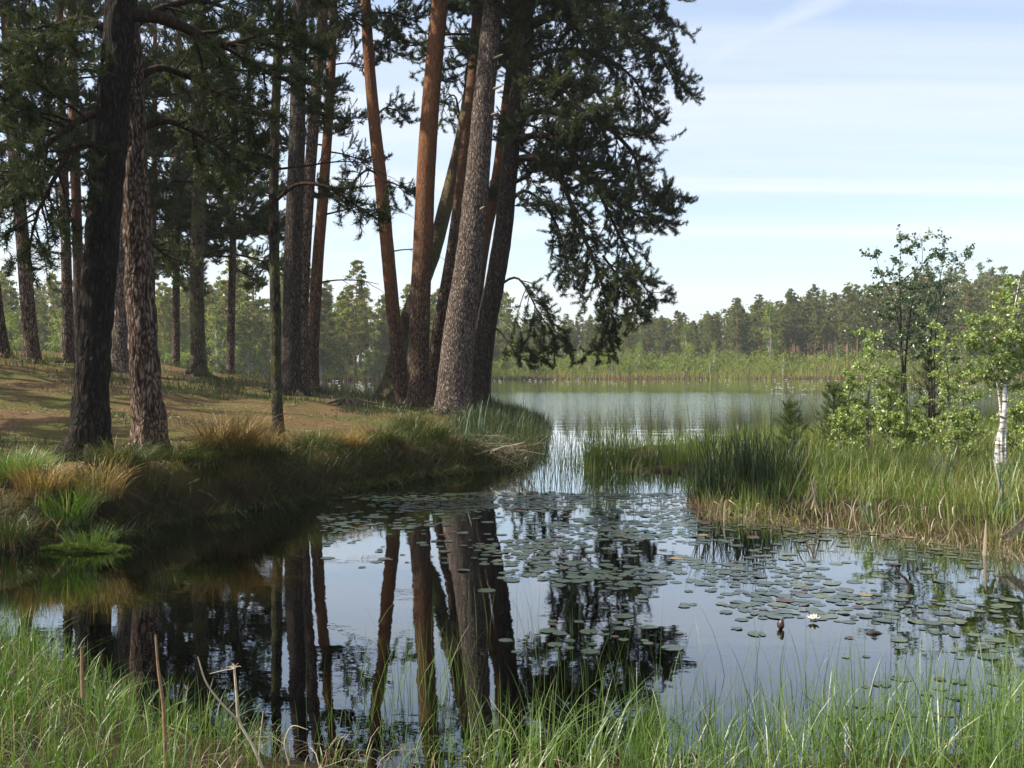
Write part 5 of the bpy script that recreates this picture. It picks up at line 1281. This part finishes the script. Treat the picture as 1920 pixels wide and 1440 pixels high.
# the many white flowers far out on the lake
gf = Geo(); petal_ring(gf, 6, 1, .4, .25, 0, .1); petal_ring(gf, 5, .75, .35, .8, .4, .12); LILYF = gf.mesh('water_lily', M['petal'])
for q_ in range(190):
    while True:
        if q_ < 150: Y = rg.uniform(58, 128); X = rg.uniform(-.02, .52) * Y
        else: Y = rg.uniform(58, 110); X = rg.uniform(-.24, -.1) * Y
        if sdist(np.array([X]), np.array([Y]), FAR)[0] < -2 and fbm(X * .09, Y * .05, 2) > .44: break
    o = link('water_lily', LILYF); o.location = (X, Y, .02); o.scale = (rg.uniform(.08, .14) * (.6 + Y / 160),) * 3; o.rotation_euler = (0, 0, rg.uniform(0, 6.28))
    tag(o, 'tiny white water lily flower far out on the lake', 'water lily', 'white water lilies far out on the lake')
# brown spent bud standing out of the water
def wat(xp, yp): Y = EYE * FPX / (yp - HOR); return px(xp, 0, Y)[0], Y
x, y = wat(1466, 1182)
b_ = thing('lily_bud', 'dark brown spent lily bud standing out of the water', 'lily bud', (x, y, 0))
g = Geo(); V, Q = tube(np.array([(0, 0, -.05), (.004, 0, .0), (.0, 0, .012)]), [.006, .006, .012], 7); g.add(V, Q=Q); link('stalk', g.mesh('stalk', M['stick_dark']), b_)
g = Geo(); V, Q = tube(np.array([(0, 0, .0), (0, 0, .012), (0, 0, .03), (.006, 0, .05), (.010, 0, .062)]), [.008, .020, .022, .014, .003], 9); g.add(V, Q=Q); link('bud', g.mesh('bud', M['pad_red']), b_)
# dark sticks in the water
def stick(label, pts, r, mat, name='sunken_stick', cat='stick'):
    P = np.array([px(*p) for p in pts]); b0 = P[0].copy(); b0[2] = 0
    c = resample(P - b0, 14); g = Geo(); V, Q = tube(c, np.linspace(r, r * .4, 14), 7); g.add(V, Q=Q, tint=.4)
    o = link(name, g.mesh(name, M[mat])); o.location = b0
    return tag(o, label, cat)
x, y = wat(1705, 1112)
stick('dark crooked stick poking out of the lily pads', [(1703, 1116, y), (1707, 1100, y), (1700, 1086, y), (1690, 1078, y), (1680, 1062, y)], .014, 'stick_dark')
x, y = wat(1650, 1080)
stick('thin dark stick bowed over the lily pads', [(1655, 1082, y), (1668, 1072, y), (1680, 1062, y), (1690, 1060, y)], .008, 'stick_dark')
x, y = wat(1640, 1190)
stick('short dark log end among the near lily pads', [(1630, 1192, y), (1640, 1188, y), (1652, 1190, y), (1664, 1196, y)], .016, 'stick_dark')

# ------------------------------------------------------------------ foreground grass on the near bank
rg = np.random.default_rng(51)
g = Geo()
def clumped(n_, keep, x0, x1, y0, y1, per, rad):
    P = scatter(n_, x0, x1, y0, y1, rg, keep); P = np.repeat(P, per, 0)
    P[:, :2] += rg.normal(0, rad, (len(P), 2)); P[:, 2] = np.maximum(ground_z(P[:, 0], P[:, 1]), -.12)
    return P
def dens_near(X, Y):
    xp = 960 + X / np.maximum(Y, .5) * FPX
    d = sdist(X, Y, NEAR)
    a = np.interp(xp, [-200, 0, 250, 420, 560, 700, 820, 950, 1150, 1350, 1500, 1620, 1800, 1950, 2100], [1.4, 1.4, 1.2, .8, .3, .25, .35, .7, .7, .85, .6, .75, 1, .9, .9])
    lim = np.interp(xp, [0, 300, 560, 900, 1300, 1500, 1920], [.05, .0, .0, -.2, -.3, -.25, -.4])
    return (d > lim) & (rg.uniform(0, 1, len(X)) < a * (.3 + .9 * fbm(X * 2.2, Y * 2.2, 3)))
P = clumped(2700, dens_near, -3.2, 3.0, 2.35, 5.6, 8, .035)
xp = 960 + P[:, 0] / P[:, 1] * FPX
hs = np.interp(xp, [0, 350, 500, 700, 850, 1000, 1350, 1700, 1920], [.25, .24, .18, .2, .34, .42, .34, .44, .48])
tn = np.clip(rg.normal(.42, .2, len(P)) + .35 * (rg.uniform(0, 1, len(P)) < .07), 0, 1)
blades(g, P, hs * rg.uniform(.5, 1.2, len(P)), rg.uniform(.003, .0058, len(P)), rg.normal(.2, 1.9, len(P)), rg.uniform(.05, .95, len(P)) ** 1.3, rg, tn, 6, .5)
kind(link('foreground_grass', g.mesh('foreground_grass', M['grass'], False)), 'stuff', 'slender green grass along the near bank')
g = Geo()
P = clumped(420, lambda X, Y: (sdist(X, Y, NEAR) > -.1), -3.0, 3.0, 2.4, 5.0, 6, .05)
blades(g, P, rg.uniform(.08, .26, len(P)), .004, rg.uniform(0, 6.28, len(P)), rg.uniform(.5, 1.8, len(P)), rg, np.clip(rg.normal(.4, .25, len(P)), 0, 1), 4, .8)
kind(link('foreground_straw', g.mesh('foreground_straw', M['straw'], False)), 'stuff', 'dry straw lying between the near grass')
# thin upright sedge standing in the shallow water off the near bank
g = Geo()
for xp0, yp0, n_, sp in ((800, 1300, 70, .16), (1000, 1180, 26, .2), (1140, 1290, 50, .2), (650, 1390, 40, .15), (1450, 1330, 40, .25), (1700, 1330, 60, .25), (1540, 1300, 14, .2)):
    x, y = wat(xp0, yp0); X = rg.normal(x, sp, n_); Y = rg.normal(y, sp, n_)
    blades(g, np.stack([X, Y, np.full(n_, -.1)], 1), rg.uniform(.25, .6, n_), .0035, rg.uniform(0, 6.28, n_), rg.uniform(.02, .4, n_), rg, np.clip(rg.normal(.3, .2, n_), 0, 1), 5, .4)
kind(link('water_sedge', g.mesh('water_sedge', M['grass'], False)), 'stuff', 'thin sedge blades standing in the shallow water')

# dry stalks in the foreground
stick('brown jointed dry stalk standing in the near grass', [(307, 1480, 3.25), (306, 1400, 3.25), (303, 1330, 3.25), (293, 1250, 3.25), (289, 1192, 3.25)], .0085, 'stalk_brown', 'dry_stalk', 'dry stalk')
stick('short broken brown stalk left of the jointed one', [(152, 1310, 3.6), (150, 1260, 3.6), (149, 1217, 3.6)], .009, 'stalk_brown', 'dry_stalk', 'dry stalk')
stick('thin pale stalk right of the dried umbel', [(482, 1440, 3.4), (484, 1400, 3.4), (491, 1336, 3.4)], .003, 'stalk_pale', 'dry_stalk', 'dry stalk')
um = px(489, 1445, 3.2); um_t = thing('dried_umbel', 'pale dried umbel stalk with a curved side shoot', 'dry stalk', um)
def line_part(nm, pts, r0, r1, par, b0, mat='stalk_pale'):
    c = resample(np.array([px(*p) for p in pts]) - b0, 14); g = Geo(); V, Q = tube(c, np.linspace(r0, r1, 14), 6); g.add(V, Q=Q, tint=.5); return link(nm, g.mesh(nm, M[mat]), par)
line_part('stem', [(489, 1445, 3.2), (470, 1400, 3.2), (445, 1355, 3.2), (441, 1310, 3.2), (437, 1256, 3.2)], .0055, .0038, um_t, um)
line_part('side_shoot', [(443, 1354, 3.2), (415, 1325, 3.18), (385, 1285, 3.15), (368, 1234, 3.12)], .004, .002, um_t, um)
for q_ in range(9):
    a = -3.0 + q_ * .34 + rg.normal(0, .1); L = rg.uniform(7, 19)
    line_part('ray', [(437, 1256, 3.2), (437 + L * .5 * math.cos(a), 1254 + L * .45 * math.sin(a), 3.2 + rg.normal(0, .01)), (437 + L * math.cos(a), 1256 + L * .8 * math.sin(a), 3.2 + rg.normal(0, .03))],   .0009, .0006, um_t, um)
line_part('bent_ray', [(437, 1256, 3.2), (415, 1260, 3.18), (390, 1266, 3.16)], .002, .001, um_t, um)
for lab, pts in (('arched straw blade beside the umbel', [(540, 1440, 3.3), (532, 1390, 3.3), (545, 1365, 3.3), (575, 1372, 3.3)]), ('arched straw blade below the pine reflections', [(905, 1430, 3.4), (915, 1390, 3.4), (935, 1372, 3.4), (960, 1380, 3.4)]),
                 ('long pale straw rising before the reflection of the thickest pine', [(975, 1400, 3.5), (955, 1360, 3.5), (930, 1330, 3.5), (918, 1312, 3.5)])):
    stick(lab, pts, .0028, 'stalk_pale', 'straw_blade', 'dry stalk')
# dark twigs under the bank
for q_, (lab, pts) in enumerate((('pale broken twig at the inlet below the furrowed trunk', [(185, 985, 8.9), (200, 992, 8.85), (212, 998, 8.8)]), ('forked grey twig lying on the shaded bank edge', [(190, 970, 9), (196, 985, 8.95), (205, 1000, 8.9)]), ('grey twig hanging over the shaded water edge', [(225, 965, 9.2), (240, 975, 9.15), (262, 962, 9.1)]))):
    stick(lab, pts, .008, 'dead_wood', 'fallen_twig', 'twig')

# ------------------------------------------------------------------ the air
m, n, l = new_mat('haze')
pv = n.new('ShaderNodeVolumePrincipled'); pv.inputs['Color'].default_value = (0.95, 0.97, 1.0, 1); pv.inputs['Density'].default_value = 0.00042; pv.inputs['Anisotropy'].default_value = 0.2
o = n.new('ShaderNodeOutputMaterial'); l.new(pv.outputs[0], o.inputs['Volume'])
HX0, HX1, HY0, HY1, HZ0, HZ1 = -920, 920, -160, 920, -4.0, 46.0
hv = [(x, y, z) for z in (HZ0, HZ1) for y in (HY0, HY1) for x in (HX0, HX1)]
g = Geo(); g.add(hv, Q=[(0, 2, 3, 1), (4, 5, 7, 6), (0, 1, 5, 4), (1, 3, 7, 5), (3, 2, 6, 7), (2, 0, 4, 6)])
HAZE = True
if HAZE: kind(link('haze', g.mesh('haze', m, False)), 'stuff', 'thin pale haze over the lake')
